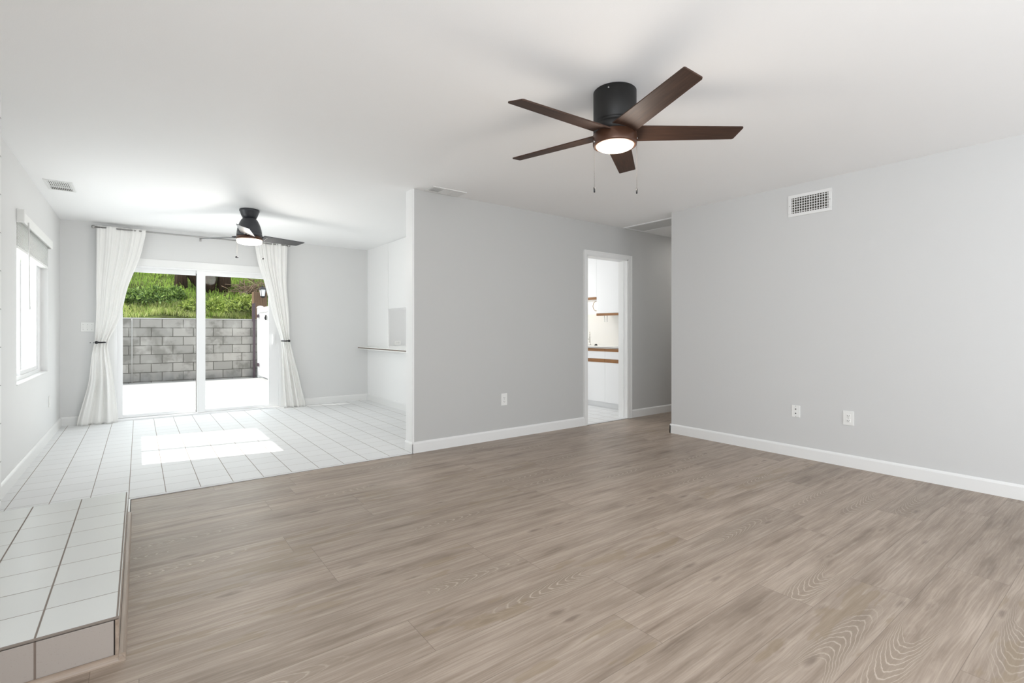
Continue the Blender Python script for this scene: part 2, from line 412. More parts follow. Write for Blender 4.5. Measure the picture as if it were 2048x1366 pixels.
# ------------------------------------------------------------------ the shell
XL, XR, YB = -.741, 4.702, -2.2
YP, YP2 = 4.187, 4.315            # partition wall front and back
YF = 7.83                          # far wall
XK = 2.967                         # pony wall / kitchen pass-through plane
XE = 5.98                          # kitchen right wall
XH = 7.2                           # end of hallway
T = .15
# floors
struct('floor', boxes(((XL - T, YB - T, -.1), (XR + .02, YP - .012, 0)), ((XR + .02, 3.28, -.1), (XH, YP - .012, 0))), 'laminate',
       'greige oak laminate plank floor of the living room and hallway', 'floor')
bm = boxes(((XL - T, 3.84, -.1), (-.055, YP, .009)), ((XL - T, YP, -.1), (XE + T, YF, .009)))
struct('floor_tile', bm, 'tile_floor', 'white square ceramic tile floor of dining area and kitchen', 'floor')
# threshold between tile and planks
struct('trim_1', boxes(((-.055, YP - .013, -.05), (2.017, YP - .001, .0075), 0), ((-.055, YP - .019, -.05), (2.017, YP - .0135, .0006), 1),
                       ((-.0545, 3.84, -.05), (-.046, YP, .0075), 0), ((-.046, 3.84, -.05), (-.042, YP - .012, .0006), 1),
                       ((4.28, YP - .013, -.05), (5.03, YP - .001, .0075), 0), ((4.28, YP - .022, -.05), (5.03, YP - .0135, .0012), 1)), ['trim', 'grout_dark'],
       'thin pale edge strip where the tile floor meets the planks', 'edge strip')
# ceiling
struct('ceiling', boxes(((XL - T, YB - T, CEIL), (XH + T, YF + T, CEIL + .2))), 'ceil', 'smooth white ceiling over living and dining area', 'ceiling')
# left wall with window hole, plus an unseen opening added for light
wy0, wy1, wz0, wz1 = 5.25, 6.875, .718, 2.03
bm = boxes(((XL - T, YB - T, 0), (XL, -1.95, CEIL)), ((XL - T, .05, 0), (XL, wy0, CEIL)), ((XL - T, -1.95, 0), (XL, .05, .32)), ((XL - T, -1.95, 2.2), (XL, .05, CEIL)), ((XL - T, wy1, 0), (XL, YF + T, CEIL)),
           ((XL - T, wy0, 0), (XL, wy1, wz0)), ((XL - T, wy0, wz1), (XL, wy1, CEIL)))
struct('wall_left', bm, 'left_wall', 'grey left wall, paint lightened to look lit, with the side window', 'wall')
# far wall with the sliding door opening
dx0, dx1, dz1 = -.245, 1.66, 1.965
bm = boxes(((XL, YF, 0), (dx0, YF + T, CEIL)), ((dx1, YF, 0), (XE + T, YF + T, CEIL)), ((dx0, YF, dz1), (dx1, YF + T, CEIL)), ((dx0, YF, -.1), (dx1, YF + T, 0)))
struct('wall_far', bm, 'far_wall', 'grey far wall of dining area, paint lightened to look lit, around sliding patio door', 'wall')
# partition with kitchen doorway
kx0, kx1, kz = 4.28, 5.028, 2.045
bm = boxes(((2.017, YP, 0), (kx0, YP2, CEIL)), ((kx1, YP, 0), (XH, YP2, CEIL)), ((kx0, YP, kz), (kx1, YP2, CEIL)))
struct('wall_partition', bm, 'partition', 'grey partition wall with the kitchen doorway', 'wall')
# right wall block (corner of the hallway)
struct('wall_right', boxes(((XR, YB - T, 0), (XR + T, 3.30, CEIL)), ((XR + T, 3.15, 0), (XH, 3.30, CEIL))), 'wall', 'long light grey right wall with air vent and two outlets', 'wall')
struct('wall_hall_end', boxes(((XH, 3.15, 0), (XH + T, YP2, CEIL))), 'wall', 'grey wall closing the hallway', 'wall')
# back wall, behind the camera, with two openings added for fill light
bm = boxes(((XL, YB - T, 0), (XR, YB, .10)), ((XL, YB - T, 2.20), (XR, YB, CEIL)), ((XL, YB - T, .10), (-.32, YB, 2.20)), ((1.82, YB - T, .10), (2.08, YB, 2.20)), ((4.22, YB - T, .10), (XR, YB, 2.20)))
struct('wall_back', bm, 'wall', 'grey back wall with two wide openings added for light', 'wall')
struct('wall_kitchen', boxes(((XE, YP2, 0), (XE + T, YF, CEIL))), 'white_wall', 'white kitchen side wall behind the cabinets', 'wall')
# frames of the unseen windows added behind the camera for light
for i, x0 in enumerate((-.32, 2.08)):
    bm = boxes(((x0, YB - .11, .10), (x0 + .06, YB - .05, 2.20)), ((x0 + 2.08, YB - .11, .10), (x0 + 2.14, YB - .05, 2.20)), ((x0 + 1.04, YB - .11, .16), (x0 + 1.10, YB - .05, 2.14)),
               ((x0 + .06, YB - .11, .10), (x0 + 2.08, YB - .05, .16)), ((x0 + .06, YB - .11, 2.14), (x0 + 2.08, YB - .05, 2.20)))
    e = thing('window_%d' % (i + 3), 'wide white unseen window added in the back wall for light', 'window', kind='structure'); obj('frame', bm, 'vinyl', e)
bm = boxes(((XL - .11, -1.95, .32), (XL - .05, -1.89, 2.2)), ((XL - .11, -.01, .32), (XL - .05, .05, 2.2)), ((XL - .11, -.98, .38), (XL - .05, -.92, 2.14)), ((XL - .11, -1.89, .32), (XL - .05, -.01, .38)), ((XL - .11, -1.89, 2.14), (XL - .05, -.01, 2.2)))
e = thing('window_5', 'wide white unseen window added low in the left living room wall for light', 'window', kind='structure'); obj('frame', bm, 'vinyl', e)  # unseen window added to bring in fill light
# chimney breast
struct('wall_chimney', boxes(((XL, 2.17, .15), (-.602, 3.84, CEIL))), 'shiplap', 'white boarded chimney breast at the left edge above the hearth', 'wall')
# wall end trim of the partition (corner bead)
bm = boxes(((2.009, YP - .004, 0), (2.017, YP2 + .004, CEIL)), ((2.009, YP - .008, 0), (2.026, YP, CEIL)), bevel=.0015)
struct('trim_2', bm, 'white_wall', 'white corner bead on the end of the partition wall', 'corner trim')

# baseboards
def bb_profile(): return [(0, 0), (.014, 0), (.014, .085), (.011, .094), (.004, .102), (0, .102)]
def baseboard(name, label, segs, z0=0.0):
    bm = new()
    for (axis, fixed, sgn, a, b) in segs:     # board runs along AXIS (0 x, 1 y); wall face at FIXED, sticks out SGN
        prof = [(fixed + sgn * p[0], z0 + p[1]) for p in bb_profile()]
        add_prism(bm, prof, axis, a, b)
    struct(name, bm, 'trim', label, 'baseboard')
baseboard('baseboard_right', 'white baseboard along the right wall and round its corner', [(1, XR, -1, YB, 3.314), (0, 3.30, 1, XR - .014, XH)])
baseboard('baseboard_partition', 'white baseboard along the grey partition wall', [(0, YP, -1, 2.003, 4.228), (0, YP, -1, 5.098, XH), (1, 2.009, -1, YP - .014, YP2 + .004)])
baseboard('baseboard_left', 'white baseboard along the left dining wall', [(1, XL, 1, 3.84, YF)], .009)
baseboard('baseboard_far', 'white baseboard along the far wall either side of the patio door', [(0, YF, -1, XL, dx0 - .065), (0, YF, -1, dx1 + .06, XK)], .009)
baseboard('baseboard_back', 'white baseboard under the added back wall windows', [(0, YB, 1, XL, XR)])
baseboard('baseboard_side', 'white baseboard along the left living room wall', [(1, XL, 1, YB, 2.17)])

# kitchen doorway casing and jamb
def casing_prism(bm, x0, x1, z0, z1, head):
    pass
bm = new()
cw = .052
for (a, b, inner) in ((kx0 - cw, kx0, 1), (kx1, kx1 + cw + .018, -1)):
    add_box(bm, (a, YP - .014, 0), (b, YP, kz + cw)); 
    m0, m1 = (a, a + .018) if inner == 1 else (b - .018, b)
    add_box(bm, (m0, YP - .020, 0), (m1, YP - .0135, kz + cw))
add_box(bm, (kx0 - cw + .001, YP - .0135, kz), (kx1 + cw + .017, YP, kz + cw)); add_box(bm, (kx0 - cw + .001, YP - .0195, kz + cw - .018), (kx1 + cw + .017, YP - .013, kz + cw - .0005))
add_box(bm, (kx0 - .002, YP - .010, 0), (kx0 + .014, YP2 + .01, kz)); add_box(bm, (kx1 - .014, YP - .010, 0), (kx1 + .002, YP2 + .01, kz)); add_box(bm, (kx0, YP - .010, kz - .014), (kx1, YP2 + .01, kz + .002))
add_box(bm, (kx1 - .024, YP + .045, 0), (kx1 - .013, YP + .08, kz - .01)); add_box(bm, (kx0 + .012, YP + .045, 0), (kx0 + .022, YP + .08, kz - .01))
struct('trim_3', bm, 'trim', 'white stepped casing and jamb of the open kitchen doorway', 'door casing')

# attic access panel in the hallway ceiling
bm = boxes(((4.93, 3.45, CEIL - .006), (5.27, 4.13, CEIL - .001), 1), ((4.905, 3.42, CEIL - .012), (4.932, 4.15, CEIL), 0), ((5.268, 3.42, CEIL - .012), (5.285, 4.15, CEIL), 0),
           ((4.93, 4.125, CEIL - .012), (5.27, 4.15, CEIL), 0), ((4.93, 3.42, CEIL - .012), (5.27, 3.45, CEIL), 0))
hp = thing('ceiling_hatch', 'grey attic hatch panel with thin white edging in the hallway ceiling', 'ceiling hatch', (5.1, 3.8, CEIL))
obj('panel', base_off(boxes(((4.932, 3.45, CEIL - .006), (5.268, 4.125, CEIL - .001))), hp.location), 'wall', hp)
obj('edging', base_off(boxes(((4.905, 3.42, CEIL - .012), (4.932, 4.15, CEIL)), ((5.268, 3.42, CEIL - .012), (5.285, 4.15, CEIL)),
    ((4.932, 4.125, CEIL - .012), (5.268, 4.15, CEIL)), ((4.932, 3.42, CEIL - .012), (5.268, 3.45, CEIL))), hp.location), 'vinyl', hp)

# ------------------------------------------------------------------ sliding patio door
door = thing('door_1', 'white framed sliding glass patio door between the curtains', 'sliding door', (.7, YF, 0), kind='structure')
def dp(name, m, *bs, parent=None, bevel=.002):
    bm = boxes(*bs, bevel=bevel); base_off(bm, (.7, YF, 0)); return obj(name, bm, m, parent or door)
dp('casing', 'trim', ((dx0 - .065, YF - .015, .009), (dx0 + .004, YF + .001, 2.045)), ((dx1 - .004, YF - .015, .009), (dx1 + .06, YF + .001, 2.045)), ((dx0 + .004, YF - .015, 1.955), (dx1 - .004, YF + .001, 2.045)))
dp('frame', 'vinyl', ((dx0, YF - .006, .0), (dx0 + .03, YF + .14, dz1)), ((dx1 - .03, YF - .006, .0), (dx1, YF + .14, dz1)), ((dx0 + .03, YF - .006, 1.935), (dx1 - .03, YF + .14, dz1)),
   ((dx0 + .03, YF - .045, .0), (dx1 - .03, YF + .14, .030)))
def sash(name, x0, x1, st0, st1, y, top, bot):
    s = dp(name, 'vinyl', ((x0, y, .032), (x0 + st0, y + .04, 1.94)), ((x1 - st1, y, .032), (x1, y + .04, 1.94)), ((x0 + st0, y + .001, top), (x1 - st1, y + .039, 1.94)), ((x0 + st0, y + .001, .032), (x1 - st1, y + .039, bot)))
    g = boxes(((x0 + st0 - .005, y + .017, bot - .005), (x1 - st1 + .005, y + .022, top + .005))); base_off(g, (.7, YF, 0)); obj('pane', g, 'glass', s)
    return s
s1 = sash('sash', dx0 + .03, .715, .052, .096, YF + .058, 1.878, .072)
s2 = sash('sash', .618, dx1 - .03, .099, .132, YF + .004, 1.878, .068)
bm = boxes(((.612, YF + .050, .035), (.619, YF + .058, 1.90))); base_off(bm, (.7, YF, 0)); obj('weather_seal', bm, 'grout_dark', door)
bm = boxes(((1.545, YF - .020, .93), (1.575, YF + .005, 1.08))); add_box(bm, (1.552, YF - .028, .96), (1.568, YF - .018, 1.05)); base_off(bm, (.7, YF, 0)); obj('handle', bm, 'vinyl', s2)

# ------------------------------------------------------------------ left window
win = thing('window_1', 'white vinyl slider window deep in the left wall', 'window', (XL, 6.06, wz0), kind='structure')
def wp(name, m, *bs, parent=None, bevel=.0015):
    bm = boxes(*bs, bevel=bevel); base_off(bm, (XL, 6.06, wz0)); return obj(name, bm, m, parent or win)
fx0, fx1 = XL - .13, XL - .055
wp('frame', 'vinyl', ((fx0, wy0, wz0), (fx1, wy0 + .03, wz1)), ((fx0, wy1 - .16, wz0), (fx1, wy1, wz1)), ((fx0, wy0 + .03, wz0), (fx1, wy1 - .16, wz0 + .035)), ((fx0, wy0 + .03, wz1 - .04), (fx1, wy1 - .16, wz1)))
def wsash(y0, y1, x):
    s = wp('sash', 'vinyl', ((x, y0, wz0 + .035), (x + .025, y0 + .035, wz1 - .04)), ((x, y1 - .045, wz0 + .035), (x + .025, y1, wz1 - .04)), ((x + .001, y0 + .035, wz0 + .035), (x + .024, y1 - .045, wz0 + .07)), ((x + .001, y0 + .035, wz1 - .075), (x + .024, y1 - .045, wz1 - .04)))
    g = boxes(((x + .010, y0 + .03, wz0 + .065), (x + .014, y1 - .04, wz1 - .07))); base_off(g, (XL, 6.06, wz0)); obj('pane', g, 'glass', s); return s
wsash(wy0 + .03, 5.925, fx0 + .012); wsash(5.845, wy1 - .16, fx0 + .042)
wp('sill', 'trim', ((XL - .055, wy0, wz0 - .004), (XL + .006, wy1, wz0 + .003)))
# blind: valance, stacked slats, wand
bl = thing('window_blind', 'white blind raised to the top of the left window', 'blind', (XL, 6.06, 1.97))
def blp(name, m, *bs, bevel=.001):
    bm = boxes(*bs, bevel=bevel); base_off(bm, (XL, 6.06, 1.97)); return obj(name, bm, m, bl)
blp('valance', 'blind', ((XL + .024, 5.28, 1.965), (XL + .034, 6.90, 2.045)), ((XL, 6.89, 1.965), (XL + .026, 6.90, 2.045)), bevel=.002)
blp('headrail', 'blind', ((XL - .045, 5.28, 1.985), (XL + .02, 6.86, 2.026)))
bm = new()
for k in range(17):
    z = 1.79 + k * .0115; add_box(bm, (XL - .050, 5.29, z), (XL + .0, 6.86, z + .0045)); 
base_off(bm, (XL, 6.06, 1.97)); obj('slat_stack', bm, 'blind', bl)
blp('bottom_rail', 'blind', ((XL - .050, 5.29, 1.762), (XL + .0, 6.86, 1.784)))
bm = new(); add_tube(bm, [(XL + .040, 5.46, 1.99), (XL + .045, 5.46, 1.30)], .005, 8); base_off(bm, (XL, 6.06, 1.97)); obj('wand', bm, 'blind', bl)
bm = boxes(((XL, 5.235, 1.955), (XL + .045, 5.275, 2.055)), bevel=.004); base_off(bm, (XL, 6.06, 1.97)); obj('bracket', bm, 'plate', bl)

# ------------------------------------------------------------------ curtains
def smooth_interp(tbl, z):
    zs = [p[0] for p in tbl]
    if z >= zs[0]: return tbl[0][1]
    if z <= zs[-1]: return tbl[-1][1]
    for (a, va), (b, vb) in zip(tbl, tbl[1:]):
        if b <= z <= a:
            t = (a - z) / (a - b); return va + (vb - va) * t
U = lambda px: (px - 1024) / FPX
Fv = (sin(TH), cos(TH)); Rv = (cos(TH), -sin(TH))
def on_y(px, py, Y):
    u = U(px); rx = Fv[0] + u * Rv[0]; ry = Fv[1] + u * Rv[1]; d = Y / ry
    return d * rx, CAM_H - (py - HOR) / FPX * d
YC = 7.715
def curtain(name, label, L, R_, seed, nf):
    Lt = [(on_y(*p, YC)[1], on_y(*p, YC)[0]) for p in L]; Rt = [(on_y(*p, YC)[1], on_y(*p, YC)[0]) for p in R_]
    ztop, zbot = 2.395, .014
    rows, cols = 90, 150
    rr = random.Random(seed)
    ph = [rr.uniform(0, 6.28) for _ in range(8)]
    cx = sum(p[1] for p in Lt) / len(Lt)
    verts = []
    for i in range(rows + 1):
        z = ztop + (zbot - ztop) * i / rows
        def av(t): return sum(smooth_interp(t, z + d) for d in (-.08, -.04, 0, .04, .08)) / 5
        xl, xr = av(Lt), av(Rt)
        w = xr - xl
        gather = max(0, 1 - abs(z - .985) / .25)
        top = min(1, max(0, (z - 1.2) / 1.1)); bot = min(1, max(0, (.98 - z) / .5))
        for j in range(cols + 1):
            s = j / cols
            sw = s + .035 * sin(2 * pi * s + ph[0]) + .02 * sin(7 * s + ph[1])
            fine = sin(2 * pi * nf * sw) + .3 * sin(2 * pi * nf * 2.1 * s + ph[2])
            mid = sin(2 * pi * nf * .5 * sw + ph[4]) + .45 * sin(2 * pi * nf * .85 * s + ph[2] + .8 * z)
            low = sin(2 * pi * 3.4 * sw + ph[5]) + .35 * sin(2 * pi * 6.3 * s + ph[6] + .5 * z)
            f = fine * .0075 * (.35 + .65 * top) + mid * (.006 + .006 * gather) * (1 - bot) + low * .024 * bot
            x = xl + w * (s + .010 * sin(2 * pi * nf * .5 * s + 1.2) * (1 - top))
            y = YC + f + .010 * sin(3 * s * pi + ph[3] + 2 * z)
            y = min(y, YF - .03)
            zz = z + (.006 * sin(a + .5) if i == rows else 0)
            verts.append((x, y, zz))
    faces = [(i * (cols + 1) + j, i * (cols + 1) + j + 1, (i + 1) * (cols + 1) + j + 1, (i + 1) * (cols + 1) + j) for i in range(rows) for j in range(cols)]
    me = bpy.data.meshes.new(name); me.from_pydata(verts, [], faces); me.materials.append(M['fabric'])
    for p in me.polygons: p.use_smooth = True
    o = bpy.data.objects.new(name, me); COL.objects.link(o)
    sm = o.modifiers.new('thick', 'SOLIDIFY'); sm.thickness = .0025; sm.offset = 0
    tag(o, label, 'curtain', 'white curtains at the patio door')
    return o
curtain('curtain', 'white floor-length curtain tied back left of the patio door',
        [(193, 452), (192, 560), (192, 626), (190, 672), (191, 685), (184, 700), (177, 766), (151, 851)],
        [(293, 464), (281, 513), (254, 577), (243, 626), (229, 661), (213, 684), (216, 700), (225, 749), (236, 840)], 3, 8)
curtain('curtain', 'white floor-length curtain tied back right of the patio door',
        [(509, 489), (518, 534), (528, 560), (538, 600), (544, 625), (553, 652), (563, 680), (563, 690), (564, 760), (567, 815)],
        [(575, 492), (573, 569), (578, 630), (579, 682), (582, 692), (596, 744), (613, 812)], 9, 7)
# rod
rod = thing('curtain_rod', 'thin brushed metal curtain rod above the patio door', 'curtain rod', (.66, YC, 2.375))
bm = new(); add_tube(bm, [(-.425, YC, 2.372), (.66, YC, 2.372), (1.735, YC, 2.372)], .009, 12); base_off(bm, rod.location); obj('pole', bm, 'nickel', rod)
for s, x in ((-1, -.435), (1, 1.745)):
    bm = new(); prof = [(.0, -.02), (.012, -.018), (.019, -.006), (.019, .006), (.012, .018), (0, .02)]
    add_lathe(bm, prof, seg=20); bmesh.ops.rotate(bm, verts=bm.verts, cent=(0, 0, 0), matrix=Matrix.Rotation(pi / 2, 3, 'Y')); bmesh.ops.translate(bm, verts=bm.verts, vec=(x - .66, 0, -.003)); obj('finial', bm, 'nickel', rod)
for x in (-.38, .66, 1.69):
    bm = new(); add_tube(bm, [(x, YC, 2.362), (x, YC + .05, 2.358), (x, YF, 2.358)], .006, 8); add_box(bm, (x - .012, YF - .006, 2.33), (x + .012, YF, 2.39)); base_off(bm, rod.location); obj('bracket', bm, 'nickel', rod)
# holdbacks
def holdback(px0, px1, py, label, side):
    x0, z = on_y(px0, py, 7.65); x1, _ = on_y(px1, py, 7.65)
    cx = (x0 + x1) / 2
    e = thing('curtain_holdback', label, 'curtain holdback', (cx, 7.80, z), group='black holdbacks on the curtains')
    bm = new(); k = x0 if side < 0 else x1; q = x1 if side < 0 else x0
    add_tube(bm, [(k, YF, z), (k, 7.70, z), (k + .004 * side, 7.655, z), (k - side * .02, 7.645, z), ((k + q) / 2, 7.642, z - .001), (q, 7.65, z + .001), (q + .004 * -side, 7.68, z)], [.006, .006, .008, .010, .009, .008, .007], 10)
    base_off(bm, e.location); obj('arm', bm, 'black', e)
    bm = new(); add_lathe(bm, [(0, -.014), (.012, -.012), (.018, 0), (.012, .012), (0, .014)], seg=16); bmesh.ops.rotate(bm, verts=bm.verts, cent=(0, 0, 0), matrix=Matrix.Rotation(pi / 2, 3, 'X'))
    bmesh.ops.translate(bm, verts=bm.verts, vec=(k - cx, 7.645 - 7.80, 0)); obj('knob', bm, 'black', e)
holdback(193, 210, 685, 'black metal holdback gripping the left patio curtain', -1)
holdback(564, 578, 682, 'black metal holdback gripping the right patio curtain', 1)

# ------------------------------------------------------------------ hearth
hx, hy0, hy1, hz = -.055, 2.17, 3.805, .15
he = thing('hearth', 'low raised tiled hearth step along the left wall', 'hearth', (-.4, 3.0, 0))
def hpart(name, m, bm): return obj(name, base_off(bm, he.location), m, he)
# keep tile coordinates in world: use matrices that equal offset -> shift tile origins through the mesh frame
for k, (ox, oy) in dict(tile_hearth=(-.060, 2.17), tile_front=(-.060, 0), tile_side=(2.17, 0)).items(): pass
def hobj(name, m, bm):
    o = obj(name, bm, m, he); o.matrix_parent_inverse = Matrix.Translation(-Vector(he.location)); return o
hobj('base', 'grout_dark', boxes(((XL, hy0 + .008, 0), (hx - .006, hy1, hz - .010))))
hobj('top', 'tile_hearth', boxes(((XL, hy0 - .001, hz - .009), (hx, hy1, hz)), bevel=.002))
hobj('front', 'tile_front', boxes(((XL, hy0 + .002, 0), (hx - .014, hy0 + .010, hz - .013)), bevel=.001))
hobj('side', 'tile_side', boxes(((hx - .008, hy0 + .002, 0), (hx - .001, hy1, hz - .011)), bevel=.001))
hobj('corner_strip', 'quarter', boxes(((hx - .010, hy0 - .001, 0), (hx - .0005, hy0 + .006, hz - .0105))))
def qr(n=6, r=.020): return [(0, 0)] + [(r * cos(a * pi / 2 / n), r * sin(a * pi / 2 / n)) for a in range(n + 1)]
bm = new(); add_prism(bm, [(hx + p[0], p[1]) for p in qr()], 1, hy0 - .019, 3.838); hobj('moulding', 'quarter', bm)
bm = new(); add_prism(bm, [(hy0 - p[0], p[1]) for p in qr()], 0, XL, hx + .018); hobj('moulding', 'quarter_x', bm)
for f in ():
    pass
# ------------------------------------------------------------------ ceiling fans
def blade_mesh(r0, r1, w0, w1, cut, th=.007, pitch=0):
    bm = new()
    base = [(r0, -w0 / 2), (r1, -w1 / 2), (r1 - cut, w1 / 2), (r0, w0 / 2)]; pts = [base[0]]
    for k in (1, 2):
        p, a, b = Vector(base[k]), Vector(base[k - 1]), Vector(base[k + 1]); u = (a - p).normalized() * .010; v = (b - p).normalized() * .010
        for q in range(5):
            f = q / 4; pts.append(tuple(p + u * (1 - f) ** 2 + v * f ** 2))
    pts.append(base[3]); n = len(pts)
    v0 = [bm.verts.new((x, y, 0)) for x, y in pts]; v1 = [bm.verts.new((x, y, th)) for x, y in pts]
    bm.faces.new(v0[::-1]); bm.faces.new(v1)
    for i in range(n): bm.faces.new((v0[i], v0[(i + 1) % n], v1[(i + 1) % n], v1[i]))
    bmesh.ops.rotate(bm, verts=bm.verts, cent=(0, 0, 0), matrix=Matrix.Rotation(pitch, 3, 'X'))
    return bm
def chain(parent, name, x, y, z0, z1, tassel, beads=True, r=.0006):
    bm = new(); n = int((z0 - z1) / .006)
    add_tube(bm, [(x, y, z0), (x, y, z1)], r, 6)
    for k in range(n):
        z = z0 - k * .006; add_box(bm, (x - .0011, y - .0011, z - .0032), (x + .0011, y + .0011, z - .0010))
    c = obj(name, bm, 'chain', parent)
    bm = new(); add_lathe(bm, [(rr, z1 + zz) for rr, zz in tassel], (x, y), 14); obj('pull', bm, 'black', c)

f1 = thing('ceiling_fan', 'large dark ceiling fan with five walnut blades and a lit lamp', 'ceiling fan', (2.083, 1.823, CEIL), group='ceiling fans')
ZB = 2.205 - CEIL
bm = new(); add_lathe(bm, [(0, 0), (.112, 0), (.116, -.004), (.116, -.165), (.112, -.172), (.108, -.176), (.108, -.186), (.114, -.190), (.116, -.196), (.116, -.232), (0, -.232)], seg=64); obj('motor_housing', bm, 'fan_black', f1)
for k in range(3):
    a = radians(100 + 120 * k - 15); bm = new(); add_lathe(bm, [(0, .006), (.004, .005), (.005, 0)], seg=10)
    bmesh.ops.rotate(bm, verts=bm.verts, cent=(0, 0, 0), matrix=Matrix.Rotation(pi / 2, 3, 'Y')); bmesh.ops.translate(bm, verts=bm.verts, vec=(.115, 0, -.025)); bmesh.ops.rotate(bm, verts=bm.verts, cent=(0, 0, 0), matrix=Matrix.Rotation(a, 3, 'Z')); obj('screw', bm, 'nickel', f1)
bm = new(); add_lathe(bm, [(0, -.232), (.115, -.232), (.119, -.236), (.119, -.288), (.116, -.297), (.108, -.299), (.104, -.296), (.104, -.270), (0, -.270)], seg=64); obj('light_kit', bm, 'band', f1)
bm = new(); add_lathe(bm, [(0, -.275), (.103, -.275), (.103, -.296), (.099, -.303), (.085, -.310), (.05, -.315), (0, -.317)], seg=64); obj('lamp_diffuser', bm, 'lamp', f1)
for k in range(5):
    bm = blade_mesh(.055, .680, .138, .108, .016, .007, radians(-12))
    obj('blade', bm, 'walnut', f1, (0, 0, ZB + .003), (0, 0, radians(34.0 + 72 * k)))
def cam_off(dr, dd): return (Rv[0] * dr + Fv[0] * dd, Rv[1] * dr + Fv[1] * dd)
a = cam_off(-.117, -.03); chain(f1, 'pull_chain', a[0], a[1], -.286, -.545, [(0, .014), (.0045, .012), (.0045, -.014), (0, -.016)])
a = cam_off(.128, .03); chain(f1, 'pull_chain', a[0], a[1], -.242, -.535, [(0, .014), (.0045, .012), (.0045, -.014), (0, -.016)])
for (dr, dd, z) in ((-.117, -.03, -.283), (.128, .03, -.240)):
    a = cam_off(dr, dd); bm = new(); add_lathe(bm, [(0, .006), (.006, .005), (.006, -.005), (0, -.006)], (a[0], a[1]), 12); bmesh.ops.translate(bm, verts=bm.verts, vec=(0, 0, z)); obj('chain_socket', bm, 'nickel', f1)
light('ceiling_fan_lamp', 'POINT', (2.083, 1.823, CEIL - .36), 7, (1, .92, .82), shadow_soft_size=.10)

f2 = thing('ceiling_fan', 'smaller dark grey ceiling fan with three blades and a lit lamp in the dining area', 'ceiling fan', (.955, 5.985, CEIL), group='ceiling fans')
bm = new(); add_lathe(bm, [(0, 0), (.094, 0), (.098, -.004), (.098, -.018), (.094, -.024), (.080, -.065), (.068, -.092), (0, -.092)], seg=48); obj('canopy', bm, 'fan_graphite', f2)
bm = new(); add_lathe(bm, [(0, -.088), (.060, -.088), (.064, -.096), (.080, -.115), (.095, -.145), (.108, -.180), (.117, -.215), (.122, -.245), (.1225, -.250), (.119, -.254), (.124, -.258), (.126, -.285), (.122, -.292), (0, -.292)], seg=56); obj('motor_housing', bm, 'fan_graphite', f2)
bm = new(); add_lathe(bm, [(0, -.292), (.120, -.292), (.126, -.296), (.127, -.322), (.124, -.326), (0, -.326)], seg=56); obj('light_kit', bm, 'band', f2)
bm = new(); add_lathe(bm, [(0, -.324), (.123, -.324), (.125, -.335), (.124, -.350), (.115, -.364), (.09, -.372), (.04, -.376), (0, -.377)], seg=56); obj('lamp_diffuser', bm, 'lamp2', f2)
for k in range(3):
    bm = blade_mesh(.13, .605, .145, .110, .05, .006, radians(-16))
    b = obj('blade', bm, 'fan_graphite_blade', f2, (0, 0, -.295), (0, 0, radians(15 + 120 * k)))
    bm = new()
    for yy in (-.03, 0, .03): add_lathe(bm, [(0, -.004), (.006, -.003), (.007, .001)], (.175, yy), 10)
    bmesh.ops.rotate(bm, verts=bm.verts, cent=(0, 0, 0), matrix=Matrix.Rotation(radians(-14), 3, 'X')); obj('screws', bm, 'nickel', b)
    bm = boxes(((.09, -.03, -.004), (.19, .03, .004)), bevel=.002); bmesh.ops.rotate(bm, verts=bm.verts, cent=(0, 0, 0), matrix=Matrix.Rotation(radians(-14), 3, 'X')); bmesh.ops.translate(bm, verts=bm.verts, vec=(0, 0, .011)); obj('blade_arm', bm, 'fan_graphite', b)
a = cam_off(-.135, 0); chain(f2, 'pull_chain', a[0], a[1], -.312, -.510, [(0, .010), (.010, .007), (.019, -.002), (.014, -.010), (0, -.012)], r=.0008)
a = cam_off(.145, 0); chain(f2, 'pull_chain', a[0], a[1], -.312, -.528, [(0, .012), (.006, .008), (.012, -.002), (.010, -.008), (0, -.010)], r=.0008)
light('dining_fan_lamp', 'POINT', (.955, 5.985, CEIL - .44), 15, (1, .96, .90), shadow_soft_size=.09)

# ------------------------------------------------------------------ vents
v = thing('wall_vent', 'white air register with a dark grid high on the right wall', 'air vent', (XR, 1.8885, 2.25))
def vbox(bm, lo, hi, bev=0): add_box(bm, lo, hi, 0, bev)
y0, y1, z0, z1 = 1.712, 2.065, 2.155, 2.348
def voff(bm): return base_off(bm, v.location)
obj('frame', voff(boxes(((XR - .008, y0, z1 - .028), (XR, y1, z1)), ((XR - .008, y0, z0), (XR, y1, z0 + .028)), ((XR - .008, y0, z0 + .028), (XR, y0 + .026, z1 - .028)), ((XR - .008, y1 - .026, z0 + .028), (XR, y1, z1 - .028)), bevel=.0015)), 'vent', v)
obj('duct', voff(boxes(((XR - .0008, y0 + .026, z0 + .028), (XR, y1 - .026, z1 - .028)))), 'vent_dark', v)
bm = new()
n = 15
for k in range(n):
    y = y0 + .034 + k * (y1 - y0 - .068) / (n - 1); add_box(bm, (XR - .0065, y - .0026, z0 + .027), (XR - .0045, y + .0026, z1 - .027))
obj('louvres', voff(bm), 'vent', v)
bm = new()
for k in range(6):
    z = z0 + .040 + k * (z1 - z0 - .080) / 5; add_box(bm, (XR - .0042, y0 + .026, z - .0026), (XR - .0022, y1 - .026, z + .0026))
obj('crossbars', voff(bm), 'vent', v)
for yy in (y0 + .013, y1 - .013):
    bm = boxes(((XR - .0095, yy - .003, 2.249), (XR - .0075, yy + .003, 2.255))); obj('screw', voff(bm), 'nickel', v)
